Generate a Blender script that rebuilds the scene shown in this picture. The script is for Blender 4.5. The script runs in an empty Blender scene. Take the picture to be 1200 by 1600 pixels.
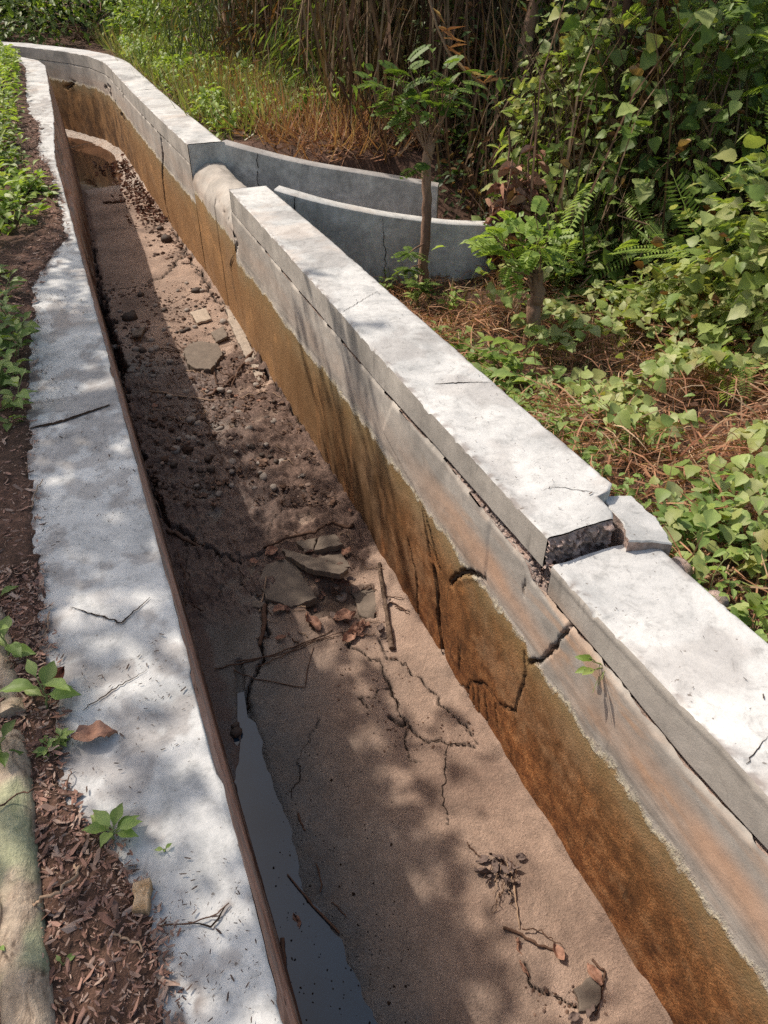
import bpy, math, random
import numpy as np
from mathutils import Vector, Matrix
random.seed(7); rng = np.random.default_rng(7)
S = bpy.context.scene; COL = S.collection
# ------------------------------------------------------------------ camera, light, exposure
H = 2.25; FPX = 1155.0
PITCH = math.atan2(910, FPX); YAW = math.atan2(605, math.hypot(FPX, 910))
cam = bpy.data.cameras.new('camera'); co = bpy.data.objects.new('camera', cam); COL.objects.link(co)
co.location = (0, 0, H); co.rotation_euler = (math.pi/2 - PITCH, 0, -YAW)
cam.sensor_fit = 'VERTICAL'; cam.sensor_height = 36; cam.sensor_width = 27; cam.lens = 36*FPX/1600
cam.clip_start = .05; cam.clip_end = 400; S.camera = co
SUN = Vector((.47, -.64, -1.0)).normalized()          # the way the light travels
elev = math.asin(-SUN.z); toward = -SUN
w = bpy.data.worlds.new('World'); S.world = w; w.use_nodes = True
bg = w.node_tree.nodes['Background']; sky = w.node_tree.nodes.new('ShaderNodeTexSky')
sky.sky_type = 'NISHITA'; sky.sun_disc = False; sky.sun_elevation = elev
sky.sun_rotation = math.atan2(toward.x, toward.y); sky.air_density = 1.2; sky.dust_density = 3.0; sky.ozone_density = .4
_tn = w.node_tree.nodes.new('ShaderNodeMix'); _tn.data_type = 'RGBA'; _tn.blend_type = 'MULTIPLY'; _tn.inputs[0].default_value = 1; _tn.inputs[7].default_value = (1.05, 1.0, .93, 1)
w.node_tree.links.new(sky.outputs[0], _tn.inputs[6]); w.node_tree.links.new(_tn.outputs[2], bg.inputs[0]); bg.inputs[1].default_value = .15
sl = bpy.data.lights.new('sun', 'SUN'); sl.energy = 3.8; sl.angle = math.radians(.6); sl.color = (1, .91, .80)
so = bpy.data.objects.new('sun', sl); COL.objects.link(so); so.rotation_euler = SUN.to_track_quat('-Z', 'Y').to_euler()
S.view_settings.view_transform = 'Standard'; S.view_settings.look = 'None'
S.view_settings.exposure = .22; S.view_settings.gamma = 1
S.render.engine = 'CYCLES'; S.cycles.max_bounces = 6; S.cycles.diffuse_bounces = 3
S.cycles.transparent_max_bounces = 6; S.cycles.caustics_reflective = False; S.cycles.caustics_refractive = False
S.cycles.use_denoising = False

# ------------------------------------------------------------------ geometry helpers
_h = np.array([math.sin(YAW), math.cos(YAW), 0]); _r = np.array([math.cos(YAW), -math.sin(YAW), 0]); _u = np.array([0, 0, 1.])
_F = math.cos(PITCH)*_h - math.sin(PITCH)*_u; _U = math.sin(PITCH)*_h + math.cos(PITCH)*_u
def _ray(px, py): return _F + (px-600)/FPX*_r + (800-py)/FPX*_U
def onz(px, py, z=0.):                                   # survey: where that spot of the photo lies on level z
    d = _ray(px, py); t = (H - z)/-d[2]; return np.array([d[0]*t, d[1]*t, z])
def onx(px, py, x=.945):
    d = _ray(px, py); t = x/d[0]; return np.array([x, d[1]*t, H+d[2]*t])
def ony(px, py, y):
    d = _ray(px, py); t = y/d[1]; return np.array([d[0]*t, y, H+d[2]*t])
_lat = np.random.default_rng(3).random((64, 64))
def vnoise(x, y, s=1., o=0.):
    x = np.asarray(x, float)*s+o*7.3+100; y = np.asarray(y, float)*s+o*3.1+100
    xi = np.floor(x).astype(int); yi = np.floor(y).astype(int); fx = x-xi; fy = y-yi
    fx = fx*fx*(3-2*fx); fy = fy*fy*(3-2*fy)
    L = lambda a, b: _lat[a % 64, b % 64]
    return (L(xi, yi)*(1-fx)+L(xi+1, yi)*fx)*(1-fy)+(L(xi, yi+1)*(1-fx)+L(xi+1, yi+1)*fx)*fy
def fbm(x, y, s=1., n=4, o=0.):
    r = 0; a = .5
    for i in range(n): r = r+a*vnoise(x, y, s*2**i, o+i*1.7); a *= .5
    return r/(1-.5**n)
def sst(a, b, x):
    t = np.clip((np.asarray(x, float)-a)/(b-a), 0, 1); return t*t*(3-2*t)
class MB:
    def __init__(s): s.V = []; s.F = {3: [], 4: []}; s.M = {3: [], 4: []}; s.n = 0; s.ng = []
    def add(s, V, F, m=0):
        V = np.asarray(V, float).reshape(-1, 3)
        for f in (F if isinstance(F, list) and len(F) and isinstance(F[0], np.ndarray) and F[0].ndim == 2 else [F]):
            if isinstance(f, np.ndarray):
                s.F[f.shape[1]].append(f+s.n); s.M[f.shape[1]].append(np.full(len(f), m))
            else:
                for q in f:
                    if len(q) in (3, 4): s.F[len(q)].append(np.array([q])+s.n); s.M[len(q)].append(np.array([m]))
                    else: s.ng.append(([i+s.n for i in q], m))
        s.V.append(V); s.n += len(V); return s
    def build(s, name, mats, parent=None, smooth=False, **tags):
        me = bpy.data.meshes.new(name)
        V = np.concatenate(s.V)
        parts = []; mi = []
        for k in (3, 4):
            for f, m in zip(s.F[k], s.M[k]): parts.append(f); mi.append(m)
        loops = np.concatenate([p.ravel() for p in parts]+[np.array(q[0]) for q in s.ng]) if (parts or s.ng) else np.zeros(0)
        tot = np.concatenate([np.full(len(p), p.shape[1]) for p in parts]+[np.array([len(q[0])]) for q in s.ng])
        mi = np.concatenate(mi+[np.array([q[1]]) for q in s.ng])
        me.vertices.add(len(V)); me.vertices.foreach_set('co', V.astype(np.float32).ravel())
        me.loops.add(len(loops)); me.loops.foreach_set('vertex_index', loops.astype(np.int32))
        me.polygons.add(len(tot)); me.polygons.foreach_set('loop_start', (np.cumsum(tot)-tot).astype(np.int32))
        me.polygons.foreach_set('loop_total', tot.astype(np.int32))
        me.polygons.foreach_set('material_index', mi.astype(np.int32))
        me.polygons.foreach_set('use_smooth', np.full(len(tot), smooth))
        me.update(calc_edges=True); me.validate()
        for m in (mats if isinstance(mats, (list, tuple)) else [mats]): me.materials.append(m)
        o = bpy.data.objects.new(name, me); COL.objects.link(o)
        if parent is not None:
            o.parent = parent; o.matrix_parent_inverse = Matrix.Translation(parent.location).inverted()
        tag(o, **tags); return o
def tag(o, label=None, cat=None, group=None, kind=None):
    if label: o['label'] = label
    if cat: o['category'] = cat
    if group: o['group'] = group
    if kind: o['kind'] = kind
    return o
def thing(name, label, cat, loc, group=None):
    e = bpy.data.objects.new(name, None); e.empty_display_size = .1; e.location = tuple(float(c) for c in loc); COL.objects.link(e)
    return tag(e, label, cat, group)
def attr(o, name, vals):
    a = o.data.attributes.new(name, 'FLOAT', 'POINT'); a.data.foreach_set('value', np.asarray(vals, np.float32).ravel())
def norm(v): return v/np.maximum(np.linalg.norm(v, axis=-1, keepdims=True), 1e-9)
def basis(T, N):
    T = norm(T); X = norm(np.cross(T, N)); Z = np.cross(X, T); return X, T, Z
def scatter(mb, tmpl, P, T, N, sc, m=0):
    V, F = tmpl; X, T, Z = basis(T, N); sc = np.broadcast_to(np.asarray(sc, float).reshape(-1, 1), (len(P), 1))
    W = P[:, None, :]+(V[None, :, 0:1]*X[:, None]+V[None, :, 1:2]*T[:, None]+V[None, :, 2:3]*Z[:, None])*sc[:, :, None]
    nv = len(V); offs = np.arange(len(P))*nv
    mb.add(W.reshape(-1, 3), [ (f[None]+offs[:, None, None]).reshape(-1, f.shape[1]) for f in F if len(f)], m)
def tube(mb, P, R, n=6, m=0, jit=0, cap=True):
    P = np.asarray(P, float); R = np.broadcast_to(np.asarray(R, float), (len(P),))
    T = norm(np.gradient(P, axis=0)); ref = np.array([.31, .17, .93]); ref = ref if abs(np.abs(T@ref).max()) < .75 else np.array([1., .2, 0])/1.02
    X = norm(np.cross(T, ref)); Y = np.cross(T, X); a = np.arange(n)*2*math.pi/n
    ring = np.cos(a)[None, :, None]*X[:, None]+np.sin(a)[None, :, None]*Y[:, None]
    rr = R[:, None, None]*(1+(rng.random((len(P), n, 1))-.5)*jit)
    V = P[:, None]+ring*rr; F = []
    i = np.arange(len(P)-1)[:, None]*n; j = np.arange(n)[None]; k = (j+1) % n
    F = np.stack([i+j, i+k, i+n+k, i+n+j], -1).reshape(-1, 4)
    mb.add(V.reshape(-1, 3), F, m)
    if cap: mb.add(V[0], [list(range(n))[::-1]], m); mb.add(V[-1], [list(range(n))], m)
def wig(a, b, n=8, amp=.02, sag=0):
    a = np.asarray(a, float); b = np.asarray(b, float); t = np.linspace(0, 1, n)[:, None]
    p = a+(b-a)*t; q = np.cumsum(rng.normal(size=(n, 3)), 0); q -= q[0]+(q[-1]-q[0])*t
    p = p+q*amp/math.sqrt(n); p[:, 2] -= (np.sin(t[:, 0]*math.pi))*sag; return p
# leaf templates: x across, y from stalk to tip, z up
def leaf_t(w=(.32, .48, .3), y=(-.1, .25, .65), fold=.12, droop=.15, seg3=False):
    mid = [(0, 0), (0, .3), (0, .65), (0, 1)]
    V = [(0, yy, -droop*yy*yy) for _, yy in mid]
    for s in (-1, 1):
        V += [(s*w[i], y[i], fold*w[i]*2-droop*y[i]**2) for i in range(3)]
    V = np.array(V)
    q = []; t = []
    for s, b in ((0, 4), (1, 7)):
        a = [(0, 1, b+1, b), (1, 2, b+2, b+1)]; c = (2, 3, b+2)
        if not s: a = [x[::-1] for x in a]; c = c[::-1]
        q += a; t.append(c)
    return V, [np.array(t), np.array(q)]
HEART = leaf_t(); OVATE = leaf_t((.12, .27, .2), (.08, .35, .68), .2, .3)
LANCE = leaf_t((.04, .10, .07), (.1, .35, .7), .3, .45); CURL = leaf_t((.16, .3, .22), (.05, .35, .68), .75, -.5)
def leafgrid(prof, nx_=2, ny=7, fold=.35, droop=.25, wave=.02):
    v = np.linspace(0, 1, ny); w_ = np.interp(v, [p[0] for p in prof], [p[1] for p in prof]); u_ = np.linspace(-1, 1, 2*nx_+1)
    U_, V_ = np.meshgrid(u_, v, indexing='ij'); W_ = np.broadcast_to(w_, U_.shape)
    X_ = U_*W_; Z_ = fold*np.abs(X_)-droop*V_**2+wave*np.sin(V_*19+U_*3)*np.abs(U_); Y_ = V_-.06*np.abs(U_)*(V_ < .2)
    return np.stack([X_, Y_, Z_], -1).reshape(-1, 3), [gridfaces(2*nx_+1, ny, True)]
def gridfaces(a, b, flip=False):
    i = np.arange(a-1)[:, None]*b; j = np.arange(b-1)[None]
    F = np.stack([i+j, i+j+1, i+b+j+1, i+b+j], -1).reshape(-1, 4); return F[:, ::-1] if flip else F
HEARTF = leafgrid(((0, .05), (.05, .30), (.16, .45), (.33, .46), (.55, .33), (.78, .16), (.92, .05), (1, .004)), 2, 8, .16, .22, .035)
OVATEF = leafgrid(((0, .015), (.1, .04), (.22, .19), (.42, .30), (.62, .25), (.82, .11), (1, .004)), 2, 9, .45, .32, .03)
DIA = (np.array([(0, 0, 0), (-.28, .45, .09), (0, 1, -.1), (.28, .45, .09)]), [np.array([(0, 2, 1), (0, 3, 2)])])
NARROW = (np.array([(0, 0, 0), (-.06, .45, .03), (0, 1, -.12), (.06, .45, .03)]), [np.array([(0, 2, 1), (0, 3, 2)])])
CHIP = (np.array([(-.35, -.35, 0), (.1, -.5, .1), (.42, -.1, .02), (.2, .45, .12), (-.3, .3, -.02)]), [np.array([(0, 1, 2, 3), (0, 3, 4, 4)])[:1], np.array([(0, 3, 4)])])
def pinnate(n=7, L=.3, wl=.13, droop=.35):
    V = []; T = []; Q = []
    for i in range(n+1):
        y = .12+.88*i/n; z = -droop*y*y
        for s in ((-1, 1) if i < n else (0,)):
            l = L*(.75+.5*math.sin(math.pi*min(1, .15+i/n*.8))); b = len(V)
            d = np.array([s*.92, .4, -.12]) if s else np.array([0, 1, -.4]); d = d/np.linalg.norm(d)*l
            p = np.array([-d[1], d[0], 0]); p = p/max(np.linalg.norm(p), 1e-6)*wl
            o = np.array([0, y, z])
            V += [o, o+d*.5+p, o+d, o+d*.5-p]; V[-3] = V[-3]+np.array([0, 0, .02]); V[-1] = V[-1]+np.array([0, 0, .02])
            Q.append((b, b+1, b+2, b+3) if s < 1 else (b, b+3, b+2, b+1))
    b = len(V); V += [(-.012, 0, 0), (.012, 0, 0), (.006, 1, -droop), (-.006, 1, -droop)]; Q.append((b, b+1, b+2, b+3))
    return np.array(V, float), [np.array(Q)]
PIN = pinnate(); PINF = pinnate(14, .2, .022, .3)
BLADE = (np.array([(-.02, 0, 0), (.02, 0, 0), (.018, .4, .02), (-.018, .4, .02), (.012, .75, -.08), (-.012, .75, -.08), (0, 1, -.25)]),
         [np.array([(5, 4, 6)]), np.array([(0, 1, 2, 3), (3, 2, 4, 5)])])

# ------------------------------------------------------------------ material helpers
def new_mat(name):
    m = bpy.data.materials.new(name); m.use_nodes = True; nt = m.node_tree; nt.nodes.clear()
    out = nt.nodes.new('ShaderNodeOutputMaterial'); return m, nt, out
class G:
    def __init__(s, nt): s.nt = nt
    def n(s, typ, ins={}, **props):
        nd = s.nt.nodes.new('ShaderNode'+typ)
        for k, v in props.items(): setattr(nd, k, v)
        for k, v in ins.items():
            sk = nd.inputs[k]
            if isinstance(v, bpy.types.NodeSocket): s.nt.links.new(v, sk)
            else:
                if isinstance(v, tuple) and len(v) == 3 and sk.type == 'RGBA': v = (*v, 1)
                sk.default_value = v
        return nd
    def pos(s): return s.n('NewGeometry').outputs['Position']
    def noise(s, sc, det=4, rough=.6, vec=None, dist=0, out=0):
        return s.n('TexNoise', {'Vector': vec or s.pos(), 'Scale': sc, 'Detail': det, 'Roughness': rough, 'Distortion': dist}).outputs[out]
    def ramp(s, fac, stops, interp='LINEAR'):
        nd = s.n('ValToRGB', {'Fac': fac}); cr = nd.color_ramp; cr.interpolation = interp
        for i, (p, c) in enumerate(stops):
            e = cr.elements[i] if i < 2 else cr.elements.new(p); e.position = p
            e.color = (*c, 1) if isinstance(c, tuple) else (c, c, c, 1)
        return nd.outputs[0]
    def mix(s, f, a, b, mode='MIX'):
        nd = s.n('Mix', {}, data_type='RGBA', blend_type=mode)
        for k, v in ((0, f), (6, a), (7, b)):
            if isinstance(v, bpy.types.NodeSocket): s.nt.links.new(v, nd.inputs[k])
            else: nd.inputs[k].default_value = (*v, 1) if isinstance(v, tuple) else v
        return nd.outputs[2]
    def math(s, op, a, b=0., c=0.):
        nd = s.n('Math', {}, operation=op)
        for i, v in enumerate((a, b, c)):
            if isinstance(v, bpy.types.NodeSocket): s.nt.links.new(v, nd.inputs[i])
            else: nd.inputs[i].default_value = v
        return nd.outputs[0]
    def mr(s, v, a, b, c=0., d=1.):
        nd = s.n('MapRange', {'Value': v, 'From Min': a, 'From Max': b, 'To Min': c, 'To Max': d}, interpolation_type='SMOOTHSTEP'); return nd.outputs[0]
    def xyz(s): return s.n('SeparateXYZ', {'Vector': s.pos()}).outputs
    def scaled(s, v): return s.n('VectorMath', {0: s.pos(), 1: v}, operation='MULTIPLY').outputs[0]
    def at(s, name): return s.n('Attribute', {}, attribute_name=name).outputs['Fac']
    def bump(s, h, st, d=.01, nrm=None):
        i = {'Height': h, 'Strength': st, 'Distance': d}
        if nrm: i['Normal'] = nrm
        return s.n('Bump', i).outputs[0]
    def pr(s, col, rough=.9, nrm=None, spec=.3, **k):
        i = {'Base Color': col, 'Roughness': rough, 'Specular IOR Level': spec}
        if nrm: i['Normal'] = nrm
        i.update(k); return s.n('BsdfPrincipled', i).outputs[0]
def leafmat(name, cols, trans=.35, rough=.5, spec=.4):
    m, nt, out = new_mat(name); g = G(nt)
    r = g.n('NewGeometry').outputs['Random Per Island']
    n_ = len(cols); c = g.ramp(r, [(i/(n_-1) if n_ > 1 else 0, cc) for i, cc in enumerate(cols)])
    c = g.mix(.6, c, g.ramp(g.noise(18, 3), [(.3, .72), (.7, 1.2)]), 'MULTIPLY')
    a = g.pr(c, rough, spec=spec); t = g.n('BsdfTranslucent', {'Color': g.mix(1., c, (1.5, 1.5, .7), 'MULTIPLY')}).outputs[0]
    ms = g.n('MixShader', {0: trans, 1: a, 2: t}); nt.links.new(ms.outputs[0], out.inputs[0]); return m
def barkmat(name, a, b, sc=12, bs=.5):
    m, nt, out = new_mat(name); g = G(nt)
    n1 = g.noise(sc, 5, .65, g.scaled((1, 1, .25))); n2 = g.noise(sc*5, 4, .7, g.scaled((1, 1, .3)))
    c = g.mix(g.mr(n1, .35, .65), a, b); c = g.mix(.5, c, g.ramp(n2, [(.3, .5), (.7, 1.25)]), 'MULTIPLY')
    nt.links.new(g.pr(c, .9, g.bump(g.math('ADD', n1, n2), bs, .01)), out.inputs[0]); return m
def randmat(name, cols, rough=.85, spec=.25, nsc=60):
    m, nt, out = new_mat(name); g = G(nt); cols = cols if len(cols) > 1 else cols*2
    r = g.n('NewGeometry').outputs['Random Per Island']
    c = g.ramp(r, [(i/max(1, len(cols)-1), cc) for i, cc in enumerate(cols)])
    n = g.noise(nsc, 4, .7)
    c = g.mix(.6, c, g.ramp(n, [(.3, .6), (.7, 1.25)]), 'MULTIPLY')
    nt.links.new(g.pr(c, rough, g.bump(n, .5, .004), spec=spec), out.inputs[0]); return m

def concrete_top():
    m, nt, out = new_mat('weathered_concrete_top'); g = G(nt)
    n1 = g.noise(4.5, 5, .62); n2 = g.noise(16, 5, .65); n3 = g.noise(120, 3, .7)
    n1 = g.noise(3.2, 6, .7, dist=.8); c = g.ramp(n1, [(.3, (.32, .325, .32)), (.48, (.49, .485, .47)), (.66, (.62, .61, .585))])
    c = g.mix(.8, c, g.ramp(g.noise(19, 6, .75, dist=.5), [(.34, .66), (.48, 1.), (.66, 1.12)]), 'MULTIPLY'); c = g.mix(g.math('MULTIPLY', g.mr(g.noise(2.4, 4, .6), .56, .68), .4), c, (.52, .43, .36))
    c = g.mix(.3, c, g.ramp(n3, [(.3, .75), (.65, 1.1)]), 'MULTIPLY')
    sp = g.ramp(g.noise(75, 2, .5), [(.70, 0.), (.74, 1.)]); c = g.mix(g.math('MULTIPLY', sp, .75), c, (.12, .10, .085))
    st = g.ramp(g.noise(6, 5, .75, g.scaled((1, 1, 1)), 1.2), [(.60, 0.), (.72, 1.)]); c = g.mix(g.math('MULTIPLY', st, .45), c, (.30, .30, .29))
    d = g.at('dirt_shade'); c = g.mix(d, c, (.10, .06, .045))
    h = g.math('ADD', g.math('MULTIPLY', n2, .6), g.math('MULTIPLY', n3, .5))
    nt.links.new(g.pr(c, .88, g.bump(h, .35, .006)), out.inputs[0]); return m
def concrete_grey(name='shaded_side_concrete', k=1.):
    m, nt, out = new_mat(name); g = G(nt)
    n1 = g.noise(3.2, 6, .68, dist=.8); n2 = g.noise(22, 5, .7); n3 = g.noise(110, 3, .7)
    c = g.ramp(n1, [(.28, (.145*k, .14*k, .13*k)), (.5, (.285*k, .275*k, .255*k)), (.7, (.40*k, .385*k, .35*k))])
    c = g.mix(.6, c, g.ramp(n2, [(.3, .6), (.65, 1.2)]), 'MULTIPLY')
    vs = g.noise(9, 4, .6, g.scaled((1, 1, .15))); c = g.mix(.4, c, g.ramp(vs, [(.35, .6), (.65, 1.15)]), 'MULTIPLY')
    nt.links.new(g.pr(c, .9, g.bump(g.math('ADD', n2, n3), .4, .006)), out.inputs[0]); return m
def canal_face():
    m, nt, out = new_mat('stained_canal_face'); g = G(nt); x, y, z = g.xyz()
    n1 = g.noise(3, 5, .6, dist=.5); n2 = g.noise(20, 5, .65); n3 = g.noise(150, 3, .75); nl = g.noise(14, 5, .7); nll = g.noise(55, 3, .7)
    # upper band: grey cement wash with pinkish clay smears drawn out along the wall
    up = g.ramp(n1, [(.3, (.27, .245, .215)), (.52, (.41, .37, .325)), (.7, (.52, .47, .41))])
    sm = g.noise(5, 4, .55, g.scaled((1, .45, 1.8)), .6); pk = g.mr(sm, .46, .62)
    band = g.math('MULTIPLY', g.mr(z, .55, .68), g.mr(z, .92, .76)); nearp = g.mr(y, 2.1, 1.2, .15, 1.)
    up = g.mix(g.math('MULTIPLY', g.math('MULTIPLY', pk, band), g.math('MULTIPLY', nearp, .75)), up, (.50, .30, .18))
    b2 = g.math('MULTIPLY', g.mr(z, .60, .70), g.mr(z, .80, .72)); lf = g.mr(g.noise(2.2, 3, .5, g.scaled((1, .6, 1))), .30, .52); up = g.mix(g.math('MULTIPLY', g.math('MULTIPLY', b2, lf), g.math('MULTIPLY', nearp, .95)), up, (.56, .35, .23))
    br = g.noise(26, 4, .7, g.scaled((1, .16, 1.6)), .4); up = g.mix(g.math('MULTIPLY', g.mr(z, .72, .60), .6), up, g.mix(1., up, g.ramp(br, [(.36, .55), (.5, .95), (.66, 1.35)]), 'MULTIPLY'))
    sm2 = g.noise(13, 6, .8, dist=1.); up = g.mix(g.math('MULTIPLY', g.mr(sm2, .56, .70), .45), up, (.16, .145, .13))
    up = g.mix(.45, up, g.ramp(n2, [(.3, .72), (.68, 1.15)]), 'MULTIPLY')
    streak = g.ramp(g.noise(30, 4, .6, g.scaled((1, 1, .12))), [(.60, 0.), (.72, 1.)])
    up = g.mix(g.math('MULTIPLY', g.math('MULTIPLY', streak, .5), g.mr(z, .75, .98)), up, (.10, .09, .08))
    # lower band: rusty silt left by the water
    lo = g.ramp(n2, [(.30, (.085, .028, .010)), (.5, (.195, .076, .026)), (.68, (.31, .14, .055))]); lo = g.mix(.8, lo, g.ramp(g.noise(9, 5, .7, dist=.7), [(.34, .5), (.5, 1.), (.66, 1.35)]), 'MULTIPLY')
    gr = g.noise(170, 3, .65); lo = g.mix(.9, lo, g.ramp(gr, [(.36, .40), (.5, .95), (.64, 1.65)]), 'MULTIPLY')
    dl = g.ramp(g.noise(70, 3, .6, g.scaled((1, 1, .035))), [(.60, 0.), (.68, 1.)]); pm = g.mr(g.noise(5, 4, .6), .48, .60); lo = g.mix(g.math('MULTIPLY', g.math('MULTIPLY', dl, pm), g.mr(z, .5, .35, 0, .85)), lo, (.03, .012, .006))
    mid_streak = g.ramp(g.noise(11, 4, .65, g.scaled((1, 1, .10)), .3), [(.50, 1.), (.64, 0.)]); lo = g.mix(g.math('MULTIPLY', g.math('MULTIPLY', mid_streak, g.mr(y, 1.9, 2.5)), g.mr(y, 5.2, 3.8, 0, .95)), lo, (.045, .022, .010))  # darker vertical streaks along the middle stretch
    far = g.mr(y, 1.8, 4.2); tan = g.ramp(n1, [(.3, (.26, .135, .055)), (.7, (.42, .25, .12))])
    tan = g.mix(.4, tan, g.ramp(gr, [(.3, .6), (.7, 1.25)]), 'MULTIPLY'); lo = g.mix(g.math('MULTIPLY', far, .8), lo, tan)
    bd = g.math('MULTIPLY', g.mr(y, 8.6, 10.2), g.mr(g.noise(6, 5, .75, g.scaled((1, 1, .6))), .44, .56)); lo = g.mix(g.math('MULTIPLY', bd, .8), lo, (.07, .035, .018))
    lowz = g.mr(z, .0, .5); lo = g.mix(g.math('MULTIPLY', lowz, .30), lo, g.mix(.5, lo, (.30, .19, .07))); lo = g.mix(g.math('MULTIPLY', g.mr(g.noise(2.5, 5, .7), .5, .66), .5), lo, (.30, .19, .11))
    pt = g.mr(n1, .52, .66); lo = g.mix(g.math('MULTIPLY', pt, .5), lo, g.mix(1., lo, (1.35, 1.25, 1.1), 'MULTIPLY'))
    # the water line wavers; a pale mineral crust with a mossy fringe sits on it
    line = g.math('ADD', g.math('ADD', g.at('wline'), g.math('MULTIPLY', g.math('SUBTRACT', g.noise(3.5, 2), .5), .07)), g.math('ADD', g.math('MULTIPLY', g.math('SUBTRACT', nl, .5), .085), g.math('MULTIPLY', g.math('SUBTRACT', nll, .5), .022)))
    dz = g.math('SUBTRACT', z, line)
    lo = g.mix(g.math('MULTIPLY', g.mr(dz, -.20, -.01), .55), lo, g.mix(g.mr(n1, .4, .6), (.36, .27, .15), (.25, .16, .07))); below = g.mr(dz, .012, -.012); c = g.mix(below, up, lo)
    moss = g.math('MULTIPLY', g.mr(dz, -.075, -.01), g.mr(dz, .0, -.012)); c = g.mix(g.math('MULTIPLY', moss, .3), c, (.24, .18, .08))
    cn = g.noise(7, 4, .65, g.scaled((1, 1, .5))); wdt = g.mr(cn, .35, .65, .004, .034); cr = g.math('MULTIPLY', g.mr(dz, -.012, -.002), g.math('SUBTRACT', 1., g.math('SMOOTH_MIN', 1., g.math('MAXIMUM', g.math('DIVIDE', dz, wdt), 0.), .1))); crn = g.mr(g.noise(70, 4, .8, g.scaled((1, 1, .5))), .40, .54)
    cr = g.math('MULTIPLY', cr, crn); c = g.mix(g.math('MULTIPLY', cr, .8), c, (.50, .45, .33))
    ck = g.at('dirt_shade'); c = g.mix(ck, c, (.035, .022, .015))  # grime and painted shade darken the crack grooves
    h = g.math('ADD', g.math('MULTIPLY', n2, .4), g.math('MULTIPLY', g.math('MULTIPLY', gr, below), 1.2)); h = g.math('ADD', h, g.math('MULTIPLY', cr, 1.))
    h = g.math('ADD', h, g.math('MULTIPLY', n3, .25))
    nt.links.new(g.pr(c, .85, g.bump(h, .55, .006), spec=.25), out.inputs[0]); return m
def left_face():
    m, nt, out = new_mat('peeling_brown_render'); g = G(nt); n1 = g.noise(7, 5, .65, g.scaled((1, .5, 1))); n2 = g.noise(40, 4, .7)
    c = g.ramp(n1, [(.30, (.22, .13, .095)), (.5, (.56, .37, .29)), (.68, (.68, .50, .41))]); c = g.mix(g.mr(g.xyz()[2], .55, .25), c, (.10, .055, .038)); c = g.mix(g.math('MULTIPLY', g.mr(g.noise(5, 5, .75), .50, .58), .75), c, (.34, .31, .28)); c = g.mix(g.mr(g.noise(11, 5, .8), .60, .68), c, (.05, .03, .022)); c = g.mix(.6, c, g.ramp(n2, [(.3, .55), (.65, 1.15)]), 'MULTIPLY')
    nt.links.new(g.pr(c, .9, g.bump(g.math('ADD', n1, n2), .8, .01)), out.inputs[0]); return m
def bed_mat():
    m, nt, out = new_mat('silty_canal_bed'); g = G(nt); x, y, z = g.xyz()
    n1 = g.noise(3, 5, .6, dist=.4); n2 = g.noise(24, 5, .65); n3 = g.noise(140, 3, .7)
    dry = g.ramp(n1, [(.3, (.23, .152, .112)), (.55, (.375, .262, .195)), (.72, (.48, .345, .265))]); dry = g.mix(.7, dry, g.ramp(g.noise(1.6, 6, .75, dist=1.2), [(.36, .55), (.5, .95), (.62, 1.2)]), 'MULTIPLY')
    wetc = g.ramp(g.noise(7, 6, .7, dist=.6), [(.3, (.085, .07, .057)), (.5, (.15, .128, .108)), (.7, (.24, .205, .175))])
    wet = g.math('ADD', g.at('wet'), g.math('MULTIPLY', g.math('SUBTRACT', n1, .5), .5)); wet = g.mr(wet, .2, .8)
    c = g.mix(wet, dry, wetc); c = g.mix(.55, c, g.ramp(n2, [(.3, .68), (.68, 1.18)]), 'MULTIPLY')
    c = g.mix(.5, c, g.ramp(n3, [(.3, .6), (.65, 1.2)]), 'MULTIPLY')
    vo = g.n('TexVoronoi', {'Vector': g.pos(), 'Scale': 60.}).outputs['Distance']; vn = g.mr(g.noise(9, 3), .45, .6)
    sp = g.math('MULTIPLY', g.mr(vo, .17, .10), vn); sp = g.math('MULTIPLY', sp, g.mr(wet, .3, .8)); c = g.mix(sp, c, (.025, .02, .016))
    mud = g.at('mud'); mc = g.ramp(g.noise(90, 5, .8), [(.32, (.04, .024, .017)), (.5, (.12, .07, .05)), (.68, (.25, .16, .12))]); c = g.mix(mud, c, mc)
    sc = g.math('MULTIPLY', g.at('froth_sheen'), g.mr(g.noise(16, 5, .7), .36, .5)); c = g.mix(g.math('MULTIPLY', sc, .55), c, (.50, .45, .40))
    c = g.mix(g.at('dirt_shade'), c, (.03, .018, .012))  # grime plus painted shade in cracks, hollow and wall-foot crevice
    red = g.math('MULTIPLY', g.mr(g.at('edge'), .2, .7), .75); c = g.mix(red, c, (.10, .045, .028)); c = g.mix(g.math('MULTIPLY', g.at('shine'), .5), c, (.085, .10, .11)); rg = g.mix(g.math('MAXIMUM', g.math('MULTIPLY', wet, .8), g.at('shine')), (.9, .9, .9), g.ramp(g.noise(12, 4), [(.35, .13), (.65, .42)]))  # blue-grey tint paints the sky's sheen onto the wet silt
    h = g.math('ADD', g.math('MULTIPLY', n2, .5), g.math('MULTIPLY', n3, .7)); h = g.math('SUBTRACT', h, g.math('MULTIPLY', sp, .6))
    nt.links.new(g.pr(c, rg, g.bump(g.math('ADD', h, g.noise(75, 4, .8)), .9, .008), spec=.7), out.inputs[0]); return m
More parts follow.
